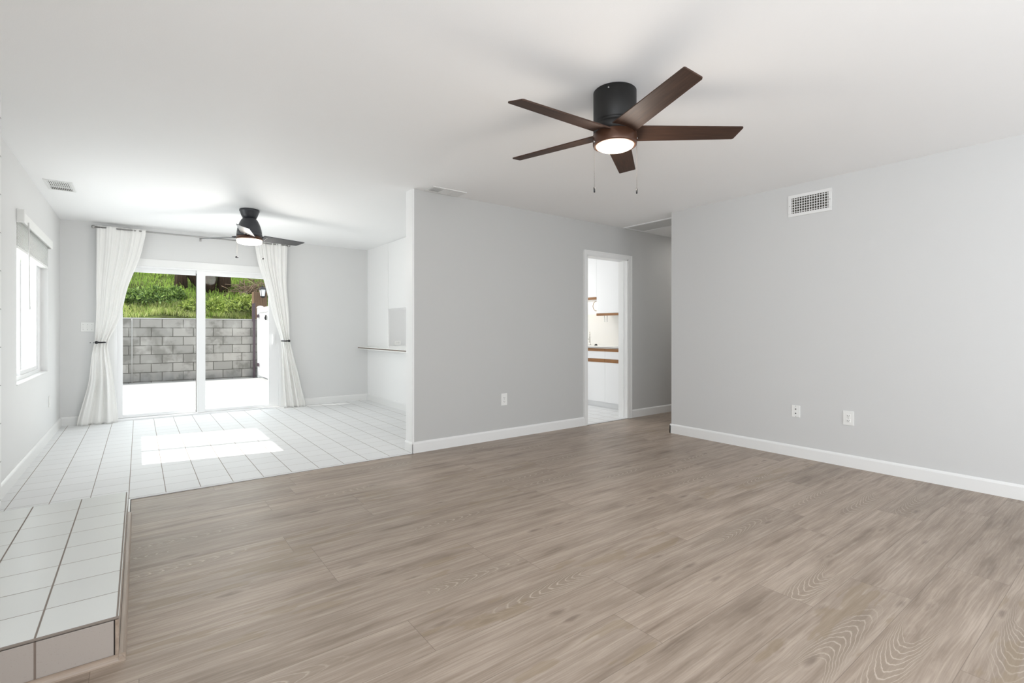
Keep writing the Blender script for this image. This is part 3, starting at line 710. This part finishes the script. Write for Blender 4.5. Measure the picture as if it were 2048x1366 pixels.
def ceil_vent(x0, x1, y0, y1, label, along):
    e = thing('ceiling_vent', label, 'air vent', ((x0 + x1) / 2, (y0 + y1) / 2, CEIL), group='ceiling air vents'); L = e.location
    b = .022
    obj('frame', base_off(boxes(((x0, y0, CEIL - .007), (x1, y0 + b, CEIL)), ((x0, y1 - b, CEIL - .007), (x1, y1, CEIL)), ((x0, y0 + b, CEIL - .007), (x0 + b, y1 - b, CEIL)), ((x1 - b, y0 + b, CEIL - .007), (x1, y1 - b, CEIL)), bevel=.0015), L), 'vent', e)
    obj('duct', base_off(boxes(((x0 + b, y0 + b, CEIL - .001), (x1 - b, y1 - b, CEIL))), L), 'vent_dark', e)
    bm = new()
    if along == 'x':
        a0, a1 = x0 + b, x1 - b; W3 = (a1 - a0) / 3
        for s in range(1, 3): add_box(bm, (a0 + s * W3 - .004, y0 + b, CEIL - .007), (a0 + s * W3 + .004, y1 - b, CEIL - .001))
        for k in range(9):
            x = a0 + .006 + k * (W3 - .010) / 8; add_box(bm, (x - .0028, y0 + b, CEIL - .006), (x + .0028, y1 - b, CEIL - .003))
        for k in range(8):
            y = y0 + b + .008 + k * (y1 - y0 - 2 * b - .016) / 7; add_box(bm, (a0 + W3, y - .006, CEIL - .006), (a0 + 2 * W3, y + .006, CEIL - .003))
        for k in range(9):
            x = a0 + 2 * W3 + .006 + k * (W3 - .010) / 8; add_box(bm, (x - .0055, y0 + b, CEIL - .006), (x + .0055, y1 - b, CEIL - .003))
    else:
        a0, a1 = y0 + b, y1 - b; xm = (x0 + x1) / 2
        for k in range(11):
            x = x0 + b + .006 + k * (x1 - x0 - 2 * b - .012) / 10; add_box(bm, (x - .0040, a0, CEIL - .006), (x + .0040, a1 - .12, CEIL - .003))
        for k in range(12):
            x = x0 + b + .006 + k * (x1 - x0 - 2 * b - .012) / 11; add_box(bm, (x - .0020, a1 - .11, CEIL - .006), (x + .0020, a1, CEIL - .003))
        add_box(bm, (x0 + b, a1 - .122, CEIL - .007), (x1 - b, a1 - .108, CEIL - .001))
        for k in range(3): y = a0 + .04 + k * .07; add_box(bm, (x0 + b, y - .003, CEIL - .0065), (x1 - b, y + .003, CEIL - .004))
    obj('louvres', base_off(bm, L), 'vent', e)
ceil_vent(-.665, -.47, 5.83, 6.20, 'small white air vent in the ceiling above the left window', 'y')
ceil_vent(2.12, 2.48, 3.99, 4.165, 'white three-section air vent in the ceiling beside the partition wall', 'x')

# ------------------------------------------------------------------ outlets and switches  (built facing -y, then turned)
def plate(name, label, cat, loc, rotz, w, h, kind, group=None):
    e = thing(name, label, cat, loc, rotz, group)
    obj('cover_plate', boxes(((-w / 2, -.006, -h / 2), (w / 2, 0, h / 2)), bevel=.002), 'plate', e)
    def screw(x, z):
        bm = new(); add_lathe(bm, [(0, .0012), (.003, .0008), (.0032, 0)], seg=10); bmesh.ops.rotate(bm, verts=bm.verts, cent=(0, 0, 0), matrix=Matrix.Rotation(pi / 2, 3, 'X')); bmesh.ops.translate(bm, verts=bm.verts, vec=(x, -.006, z)); obj('screw', bm, 'nickel', e)
    if kind == 'duplex' or kind == 'duplex_h':
        for s in (-1, 1):
            c = (0, s * .020) if kind == 'duplex' else (s * .020, 0)
            bm = new(); add_box(bm, (c[0] - .0165, -.0085, c[1] - .0145), (c[0] + .0165, -.0055, c[1] + .0145), 0, .002); r = obj('socket', bm, 'plate', e)
            if kind == 'duplex': bs = [((c[0] - .0075, c[1] - .002), (.0012, .0045)), ((c[0] + .0065, c[1] - .001), (.0012, .0035)), ((c[0], c[1] - .010), (.0022, .0022))]
            else: bs = [((c[0] - .002, c[1] + .0065), (.0045, .0012)), ((c[0] - .002, c[1] - .0065), (.0035, .0012)), ((c[0] + .009, c[1]), (.0022, .0022))]
            bm = new()
            for (px, pz), (a, b) in bs: add_box(bm, (px - a, -.0092, pz + .002 - b), (px + a, -.0084, pz + .002 + b))
            obj('slots', bm, 'dark_slot', r)
        screw(0, 0)
    elif kind == 'jack':
        for z in (.020, -.018):
            bm = boxes(((-.008, -.0085, z - .008), (.008, -.0055, z + .008)), bevel=.001); r = obj('jack', bm, 'plate', e)
            obj('port', boxes(((-.005, -.0095, z - .005), (.005, -.0084, z + .004))), 'dark_slot', r)
        screw(0, .046); screw(0, -.046)
    elif kind == 'switch3':
        for x in (-.040, 0, .040):
            obj('switch', boxes(((x - .005, -.013, -.011), (x + .005, -.0055, .008)), bevel=.001), 'plate', e); screw(x, .030); screw(x, -.030)
    elif kind == 'blank':
        obj('switch', boxes(((-.016, -.009, -.033), (.016, -.0055, .033)), bevel=.001), 'plate', e)
plate('outlet', 'white duplex outlet low on the grey partition wall', 'outlet', (3.056, YP, .411), 0, .076, .125, 'duplex')
plate('outlet', 'white two-slot outlet on the right wall, the one nearer the camera', 'outlet', (XR, 1.589, .405), -pi / 2, .078, .118, 'duplex')
plate('wall_jack', 'small white plate with two dark ports on the right wall, nearer the hallway', 'wall jack', (XR, 2.0, .409), -pi / 2, .070, .105, 'jack')
plate('light_switch', 'white three-switch plate left of the left curtain', 'light switch', (-.495, YF, 1.175), 0, .125, .11, 'switch3')
plate('outlet', 'white outlet plate low on the left wall below the window', 'outlet', (XL, 6.95, .40), pi / 2, .07, .115, 'blank')
plate('outlet', 'white horizontal outlet on the grey wall above the pass-through counter', 'outlet', (3.487, YF, .925), 0, .118, .070, 'duplex_h')
bm = new()
for px in (180, 187): 
    x, z = on_y(px, 685.5, YF); add_lathe(bm, [(0, -.003), (.005, -.003), (.006, 0)], (0, 0), 10); 
    vs = bm.verts[-(10 + 10 + 1):] if hasattr(bm.verts, '__getitem__') and False else None
bm.free()
for i, px in enumerate((180.5, 187.5)):
    x, z = on_y(px, 685.5, YF); bm = new(); add_lathe(bm, [(0, .003), (.004, .0025), (.005, 0)], seg=10); bmesh.ops.rotate(bm, verts=bm.verts, cent=(0, 0, 0), matrix=Matrix.Rotation(pi / 2, 3, 'X'))
    tag(obj('screw', bm, 'black', None, (x, YF, z)), 'tiny dark screw in the far wall %s' % ('farther from the left holdback' if i == 0 else 'closer to the left holdback'), 'screw', 'screws left of the curtain')

# ------------------------------------------------------------------ kitchen pass-through
struct('wall_pony', boxes(((XK, 5.2, 0), (XK + .10, YF, .838)), ((XK, 7.002, .838), (XK + .018, YF, CEIL))), 'white_wall', 'white half wall and end panel under the pass-through counter', 'wall')
baseboard('baseboard_pony', 'white baseboard under the pass-through half wall', [(1, XK, -1, 5.2, YF)], .009)
ct = thing('bar_counter', 'white pass-through counter with a thin brown stripe along its edge', 'counter', (3.1, 6.5, .84))
bm = boxes(((2.81, 5.2, .838), (XK + .10, 7.0, .878)), ((2.81, 7.0, .838), (XK - .0005, YF, .878)), ((XK + .10, 5.2, .838), (3.62, 7.0, .878)), ((XK + .0185, 7.0, .838), (3.62, YF, .878)), bevel=.0); obj('top', base_off(bm, ct.location), 'counter', ct)
bm = boxes(((2.8075, 5.2, .852), (2.811, YF, .866))); obj('edge_stripe', base_off(bm, ct.location), 'stripe', ct)
uc = thing('wall_cabinet', 'white cabinet hanging over the pass-through counter', 'cabinet', (3.13, 6.1, 1.455))
obj('body', base_off(boxes(((XK + .012, 5.2, 1.455), (3.30, 6.999, 2.438))), uc.location), 'cab', uc)
obj('back_panel', base_off(boxes(((XK + .0015, 5.2, 1.458), (XK + .012, 6.997, 2.437))), uc.location), 'white_wall', uc)

# ------------------------------------------------------------------ kitchen cabinets (right side)
XF = 5.38
def base_cab(y0, y1, label):
    e = thing('base_cabinet', label, 'cabinet', ((XF + XE) / 2, (y0 + y1) / 2, .009), group='white base cabinets with wooden pulls'); L = e.location
    g = .0015
    obj('body', base_off(boxes(((XF + .02, y0, .105), (XE - .004, y1, .874))), L), 'cab', e)
    obj('toe_kick', base_off(boxes(((XF + .06, y0, .009), (XE - .004, y1, .105))), L), 'cab', e)
    d = obj('drawer', base_off(boxes(((XF, y0 + g, .722), (XF + .019, y1 - g, .829)), bevel=.001), L), 'cab', e)
    obj('handle', base_off(boxes(((XF - .004, y0 + g, .829), (XF + .019, y1 - g, .8725)), bevel=.002), L), 'oak_strip', d)
    d = obj('door', base_off(boxes(((XF, y0 + g, .095), (XF + .019, y1 - g, .670)), bevel=.001), L), 'cab', e)
    obj('handle', base_off(boxes(((XF - .004, y0 + g, .670), (XF + .019, y1 - g, .7205)), bevel=.002), L), 'oak_strip', d)
base_cab(4.33, 4.893, 'white base cabinet with wooden pulls at the right of the doorway view')
base_cab(4.893, 5.46, 'white base cabinet with wooden pulls at the left of the doorway view')
base_cab(5.46, 6.05, 'white base cabinet beyond the left edge of the kitchen doorway')
kc = thing('kitchen_counter', 'white kitchen counter with a brown stripe seen through the doorway', 'counter', (5.66, 5.2, .855))
obj('top', base_off(boxes(((XF - .02, 4.33, .8745), (XE - .002, 6.05, .899)), bevel=.001), kc.location), 'counter', kc)
obj('edge_stripe', base_off(boxes(((XF - .0225, 4.33, .882), (XF - .0195, 6.05, .889))), kc.location), 'stripe', kc)
obj('backsplash', base_off(boxes(((XE - .010, 4.33, .899), (XE - .001, 6.05, 1.40))), kc.location), 'splash', kc)
def up_cab(y0, y1, z, label):
    e = thing('wall_cabinet', label, 'cabinet', (5.81, (y0 + y1) / 2, z), group='white wall cabinets with wooden pulls'); L = e.location
    obj('body', base_off(boxes(((5.67, y0, z), (XE, y1, 2.438))), L), 'cab', e)
    d = obj('door', base_off(boxes(((5.65, y0 + .0015, z + .003), (5.669, y1 - .0015, 2.40)), bevel=.001), L), 'cab', e)
    obj('handle', base_off(boxes(((5.645, y0 + .0015, z - .036), (5.669, y1 - .0015, z + .002)), bevel=.002), L), 'oak_strip', d)
up_cab(4.33, 4.81, 1.395, 'white wall cabinet hidden beside the doorway jamb')
up_cab(4.81, 5.313, 1.395, 'tall white wall cabinet with a low wooden pull, seen through the doorway')
up_cab(5.313, 6.05, 1.650, 'shorter white wall cabinet with a higher wooden pull over the sink')
us = thing('under_cabinet_light', 'slim warm light under the shorter wall cabinet', 'lamp', (5.88, 5.68, 1.65)); obj('housing', boxes(((-.03, -.30, -.022), (.03, .30, -.0005)), bevel=.003), 'plate', us)
light('under_cabinet_lamp', 'AREA', (5.88, 5.68, 1.622), .8, (1, .82, .6), (5.88, 5.68, 0), .05, .5)
# wall ring
bm = new(); R0 = .078
add_tube(bm, [(0, R0 * cos(a), R0 * sin(a)) for a in [2 * pi * k / 40 for k in range(41)]], .004, 8, cap=False)
rg = tag(obj('wall_ring', bm, 'stripe', None, (XE - .006, 5.62, 1.535)), 'thin brown ring on the lit kitchen wall, half hidden by the tall cabinet', 'ring')
# paper towel bracket
bm = new(); add_box(bm, (0, -.045, -.02), (.02, .045, 0)); add_box(bm, (.004, -.045, -.13), (.012, -.034, 0)); add_box(bm, (.004, .005, -.13), (.012, .016, 0))
tag(obj('towel_bracket', bm, 'plate', None, (5.70, 5.19, 1.395)), 'small white bracket hanging under the tall wall cabinet', 'bracket')
# faucet and sink
fa = thing('faucet', 'curved metal faucet at the left edge of the doorway view', 'faucet', (5.80, 5.60, .899))
bm = new(); add_lathe(bm, [(0, 0), (.022, 0), (.022, .012), (.012, .02), (.011, .05), (0, .05)], seg=20); obj('base', bm, 'chrome', fa)
bm = new(); add_tube(bm, [(0, 0, .04), (0, 0, .08), (-.012, -.012, .105), (-.030, -.028, .13), (-.034, -.032, .165), (-.022, -.020, .195), (0, 0, .21)], [.010, .010, .010, .009, .008, .007, .006], 12); obj('spout', bm, 'chrome', fa)
bm = new(); add_tube(bm, [(0, 0, .085), (-.012, .03, .10), (-.02, .07, .125)], [.007, .006, .005], 10); obj('lever', bm, 'chrome', fa)
bm = new(); add_lathe(bm, [(0, .024), (.016, .02), (.024, .008), (.026, 0), (0, 0)], seg=24)
tag(obj('sink_stopper', bm, 'black', None, (5.74, 5.41, .899)), 'small black rubber stopper on the kitchen counter', 'stopper')
light('added_fill_kitchen_ceiling', 'AREA', (4.5, 5.9, CEIL - .03), 14, (1, .98, .95), (4.5, 5.9, 0), 1.1, .6)  # unseen lamp added to brighten the kitchen
light('added_fill_hallway', 'AREA', (6.75, 3.75, CEIL - .04), 6, (1, .97, .92), (6.75, 3.75, 0), .3, .3)  # unseen lamp added to lift the dark hallway
kl = thing('added_ceiling_light', 'flat white unseen ceiling light added to brighten the kitchen', 'ceiling light', (4.5, 5.9, CEIL)); obj('housing', boxes(((-.6, -.35, -.022), (.6, .35, 0)), bevel=.004), 'plate', kl)  # housing for the added kitchen fill lamp, out of view

# ------------------------------------------------------------------ outside
ZG = -.05; YW = 13.937
struct('ground', boxes(((-9, YF + T, ZG - .2), (9, YW + .3, ZG)), ((-9, YB - 6, ZG - .2), (XL - T, YF + T, ZG))), 'concrete', 'sunlit pale concrete patio', 'patio')
rw = obj('block_wall', boxes(((-7, YW, ZG), (7, YW + .2, 1.405))), 'block'); tag(rw, 'stained grey concrete block retaining wall behind the patio', 'wall')
cp = obj('wall_cap', boxes(((-7.0, YW - .01, 1.398), (7, YW + .21, 1.422)), bevel=.003), 'concrete', rw)
bm = new(); add_tube(bm, [(-.125, YW - .014, ZG), (-.125, YW - .014, .6), (-.125, YW - .014, 1.395)], .010, 10)
tag(obj('drain_pipe', bm, 'pipe_grey'), 'thin pale vertical pipe against the left end of the block wall', 'pipe')
# fence off the house corner, seen through the left window
fe = thing('fence', 'white vertical board fence outside the left window', 'fence', (-2.9, 8.75, ZG))
bm = new()
for k in range(44): add_box(bm, (-1.9 + k * .088, -.01 - .006 * (k % 2), .0), (-1.9 + k * .088 + .080, .01, 2.1))
add_box(bm, (-1.9, .012, .1), (1.97, .03, 2.05))
obj('board_panel', bm, 'fence_white', fe)
obj('rail', boxes(((-1.95, -.03, 2.1), (2.0, .04, 2.16))), 'vinyl', fe)
# vinyl gate
gt = thing('gate', 'bright white vinyl gate at the right of the patio', 'gate', (2.44, 13.1, ZG))
def gp(name, m, *bs, bevel=.003): return obj(name, base_off(boxes(*bs, bevel=bevel), gt.location), m, gt)
GP = gp('post', 'vinyl', ((2.375, 13.70, ZG), (2.505, 13.83, 1.70)), bevel=.006)
bm = new(); hc = []
for a in range(7):
    t = a / 6 * pi / 2; w = .075 * cos(t) + .001; hc.append((w, 1.70 + .06 * sin(t)))
rings = []
for w, z in hc: rings.append([bm.verts.new((2.44 + sx * w, 13.765 + sy * w, z)) for sx, sy in ((-1, -1), (1, -1), (1, 1), (-1, 1))])
for A, B in zip(rings, rings[1:]):
    for k in range(4): bm.faces.new((A[k], A[(k + 1) % 4], B[(k + 1) % 4], B[k]))
bm.faces.new(rings[0][::-1]); bm.faces.new(rings[-1]); obj('post_cap', base_off(bm, gt.location), 'vinyl', gt)
gp('panel', 'vinyl', ((2.41, 11.9, .03), (2.45, 13.67, 1.66)))
gp('top_rail', 'vinyl', ((2.39, 11.9, 1.58), (2.47, 13.67, 1.70)))
gp('bottom_rail', 'vinyl', ((2.39, 11.9, .02), (2.47, 13.67, .14)))
for z in (1.50, .28): obj('hinge', base_off(boxes(((2.36, 13.64, z - .04), (2.392, 13.74, z + .04)), bevel=.004), gt.location), 'steel', gt)
obj('latch', base_off(boxes(((2.365, 12.72, 1.38), (2.392, 12.78, 1.50)), ((2.35, 12.74, 1.40), (2.37, 12.76, 1.46)), bevel=.003), gt.location), 'black', gt)
tag(obj('steel_post', boxes(((2.285, 13.80, ZG), (2.335, 13.85, 1.36)), ((2.275, 13.83, 1.36), (2.34, 13.90, 1.82)), bevel=.003), 'steel'), 'dark steel post between block wall and white gate', 'post')
wp_ = tag(obj('wooden_post', boxes(((2.36, 14.2, 1.3), (2.68, 14.46, 2.14)), bevel=.01), 'post'), 'thick brown wooden post behind the white gate', 'post')
# lantern
ln = thing('lantern', 'black outdoor lantern above the white gate', 'lantern', (2.545, 14.02, 2.0))
bm = new(); add_lathe(bm, [(0, .29), (.012, .285), (.016, .26), (.05, .245), (.085, .215), (.105, .195), (.105, .188), (0, .188)], seg=8, smooth=False); obj('roof', bm, 'black', ln)
bm = new(); add_lathe(bm, [(.078, .188), (.055, .02), (0, .02)], seg=8, smooth=False); obj('glass', bm, 'vinyl', ln)
bm = new()
for k in range(4):
    a = pi / 4 + k * pi / 2; add_tube(bm, [(.085 * cos(a), .085 * sin(a), .19), (.06 * cos(a), .06 * sin(a), .01)], .006, 6)
add_lathe(bm, [(0, .02), (.062, .02), (.062, .005), (.03, -.02), (0, -.03)], seg=8, smooth=False); obj('frame', bm, 'black', ln)
bm = new(); add_tube(bm, [(0, 0, .28), (0, .06, .30), (0, .12, .24), (0, .18, .15), (0, .182, .05)], .010, 8); obj('bracket', bm, 'black', ln)

# hillside
def hillz(x, y):
    z = 1.36 + .60 * max(0, y - (YW + .2)) if y < 18 else 1.36 + .60 * (18 - YW - .2) + .45 * (y - 18)
    return z + .05 * sin(2.1 * x + 1.3 * y) + .04 * sin(4.7 * x - 2.2 * y)
bm = new(); NX, NY = 60, 50; gr = []
for j in range(NY + 1):
    y = YW + .2 + 16 * j / NY; gr.append([bm.verts.new((-14 + 30 * i / NX, y, hillz(-14 + 30 * i / NX, y))) for i in range(NX + 1)])
for j in range(NY):
    for i in range(NX):
        f = bm.faces.new((gr[j][i], gr[j][i + 1], gr[j + 1][i + 1], gr[j + 1][i])); f.smooth = True
struct('hillside', bm, 'soil', 'green planted hillside rising behind the block wall', 'hillside')
def blades(name, mat, pts, hgt, wid, lean, seed, label, kind='stuff', cat='grass', taper=True):
    r = np.random.default_rng(seed); n = len(pts); P = np.array(pts)
    az = r.uniform(0, 2 * pi, n); h = hgt * r.uniform(.5, 1.3, n); w = wid * r.uniform(.7, 1.3, n); la = r.uniform(0, 2 * pi, n); ll = lean * r.uniform(.2, 1.2, n) * h
    dx = np.cos(az) * w; dy = np.sin(az) * w
    V = np.zeros((n, 5, 3))
    V[:, 0] = P - np.c_[dx, dy, np.zeros(n)]; V[:, 1] = P + np.c_[dx, dy, np.zeros(n)]
    M1 = P + np.c_[np.cos(la) * ll * .3, np.sin(la) * ll * .3, h * .6]
    V[:, 2] = M1 + np.c_[dx, dy, np.zeros(n)] * .8; V[:, 3] = M1 - np.c_[dx, dy, np.zeros(n)] * .8
    V[:, 4] = P + np.c_[np.cos(la) * ll, np.sin(la) * ll, h * (1 - .3 * lean)]
    idx = np.arange(n)[:, None] * 5
    F = np.concatenate([idx + np.array([[0, 1, 2, 3]])]).tolist() + (idx + np.array([[3, 2, 4]])).tolist()
    me = bpy.data.meshes.new(name); me.from_pydata(V.reshape(-1, 3).tolist(), [], F); me.materials.append(M[mat])
    o = bpy.data.objects.new(name, me); COL.objects.link(o); tag(o, label, cat, kind=kind); return o
def scatter(n, x0, x1, y0, y1, seed, dz=-.02):
    r = np.random.default_rng(seed); out = []
    for _ in range(n):
        x, y = r.uniform(x0, x1), r.uniform(y0, y1); out.append((x, y, hillz(x, y) + dz))
    return out
blades('grass', 'grass', scatter(16000, -3.0, 5.5, YW + .34, 18.5, 1), .17, .007, .7, 2, 'bright green grass growing all over the hillside')
blades('grass', 'grass_dry', scatter(7000, -2.5, 3.5, YW + .34, YW + .85, 5), .16, .006, .8, 6, 'pale straw-green grass along the top of the block wall')
def leaf_cloud(name, label, cat, c, rad, n, mat, size, seed, group=None, stem=True, squash=.8, kind=None, stick=None):
    r = np.random.default_rng(seed); root = thing(name, label, cat, c, group=group)
    d = r.normal(size=(n, 3)); d /= np.linalg.norm(d, axis=1)[:, None]; d[:, 2] = np.abs(d[:, 2]) * squash if stick is None else d[:, 2] * squash
    lump = 1 + .22 * np.sin(5 * d[:, 0] + seed) * np.cos(4 * d[:, 1] + 2 * seed) + .15 * np.sin(9 * d[:, 2] + 3 * d[:, 0])
    P = d * (rad * lump * r.uniform(.45, 1.0, n) ** .5)[:, None]
    if stick is not None: P[:, 2] += stick
    a = r.normal(size=(n, 3)); a /= np.linalg.norm(a, axis=1)[:, None]; b = np.cross(a, r.normal(size=(n, 3))); b /= np.linalg.norm(b, axis=1)[:, None]
    L = (size * r.uniform(.6, 1.4, n))[:, None]; V = np.stack([P, P + a * L * .5 + b * L * .22, P + a * L, P + a * L * .5 - b * L * .22], 1)
    F = (np.arange(n)[:, None] * 4 + np.arange(4)).tolist()
    me = bpy.data.meshes.new('foliage'); me.from_pydata(V.reshape(-1, 3).tolist(), [], F); me.materials.append(M[mat])
    o = bpy.data.objects.new('foliage', me); COL.objects.link(o); o.parent = root
    if stem:
        bm = new(); 
        for k in range(6):
            an = k * 1.05 + seed; add_tube(bm, [(0, 0, -.15), (cos(an) * rad * .25, sin(an) * rad * .25, rad * .3), (cos(an) * rad * .6, sin(an) * rad * .6, rad * .6 * squash)], [.012, .009, .004], 5)
        obj('stems', bm, 'twig', root)
    return root
def at_px(px, Y): 
    u = U(px); d = Y / (Fv[1] + u * Rv[1]); return d * (Fv[0] + u * Rv[0])
sh = [(262, 15.0, .34, 'leaf', 'leafy shrub at the left end of the hillside'), (290, 14.95, .38, 'leaf', 'dark leafy shrub, second from the left on the hillside'),
      (318, 14.85, .38, 'leaf', 'dark leafy shrub directly left of the tree trunks'), (345, 15.1, .25, 'leaf', 'dark leafy shrub at the foot of the leftmost trunk'),
      (382, 14.65, .27, 'leaf2', 'yellow-green shrub in front of the trunks, left of the door stile'), (422, 14.70, .28, 'leaf2', 'yellow-green shrub right of the door stile'),
      (448, 14.6, .26, 'leaf2', 'low yellow-green shrub below the right trunk'), (472, 14.75, .32, 'leaf2', 'round yellow-green shrub under the brush pile'),
      (494, 14.85, .44, 'leaf2', 'yellow-green shrub beside the wooden post')]
for i, (px, Y, r_, m, lab) in enumerate(sh):
    x = at_px(px, Y); leaf_cloud('shrub', lab, 'shrub', (x, Y, hillz(x, Y) - .02), r_, 900, m, .095, 20 + i, 'shrubs on the hillside')
# trunks
tr = [(361, 26, 15.7, 'leftmost dark tree trunk on the hillside'), (388, 31, 15.75, 'second dark tree trunk from the left, partly behind the door stile'),
      (419, 29, 15.7, 'brown tree trunk just right of the door stile'), (447, 28, 15.75, 'rightmost brown tree trunk on the hillside')]
for i, (px, wpx, Y, lab) in enumerate(tr):
    x = at_px(px, Y); xx = at_px(px + wpx / 2, Y); r_ = abs(xx - x) * 1.0; z0 = hillz(x, Y) - .2
    root = thing('tree', lab, 'tree', (x, Y, z0 + .2), group='trees on the hillside')
    bm = new(); rr = random.Random(i); pts = []; rad = []
    for k in range(9):
        pts.append((rr.uniform(-.01, .01) + .02 * sin(k), rr.uniform(-.02, .02), -.2 + k * .45)); rad.append(r_ * (1.12 if k == 0 else 1.0 - .03 * k))
    add_tube(bm, pts, rad, 18); obj('trunk', bm, 'bark', root)
    c = leaf_cloud('crown', '', '', (0, 0, 0), 1.05, 700, 'leaf', .16, 60 + i, stick=3.9, stem=False)
    f = c.children[0]; f.parent = root; bpy.data.objects.remove(c)
# brush pile
r = random.Random(4); bm = new(); bx, by = at_px(503, 15.3), 15.3; bz = hillz(bx, by)
for k in range(120):
    p = Vector((bx + r.gauss(0, .24), by + r.gauss(0, .2), bz + .10 + abs(r.gauss(0, .17)))); d = Vector((r.gauss(0, 1), r.gauss(0, .6), r.gauss(0, .5))).normalized() * r.uniform(.12, .32)
    add_tube(bm, [p - d, p + Vector((0, 0, r.uniform(-.03, .03))), p + d], [.010, .008, .004], 5)
tag(obj('brush_pile', bm, 'twig'), 'tangle of dry brown cut branches behind the wooden post', 'brush pile', kind='stuff')
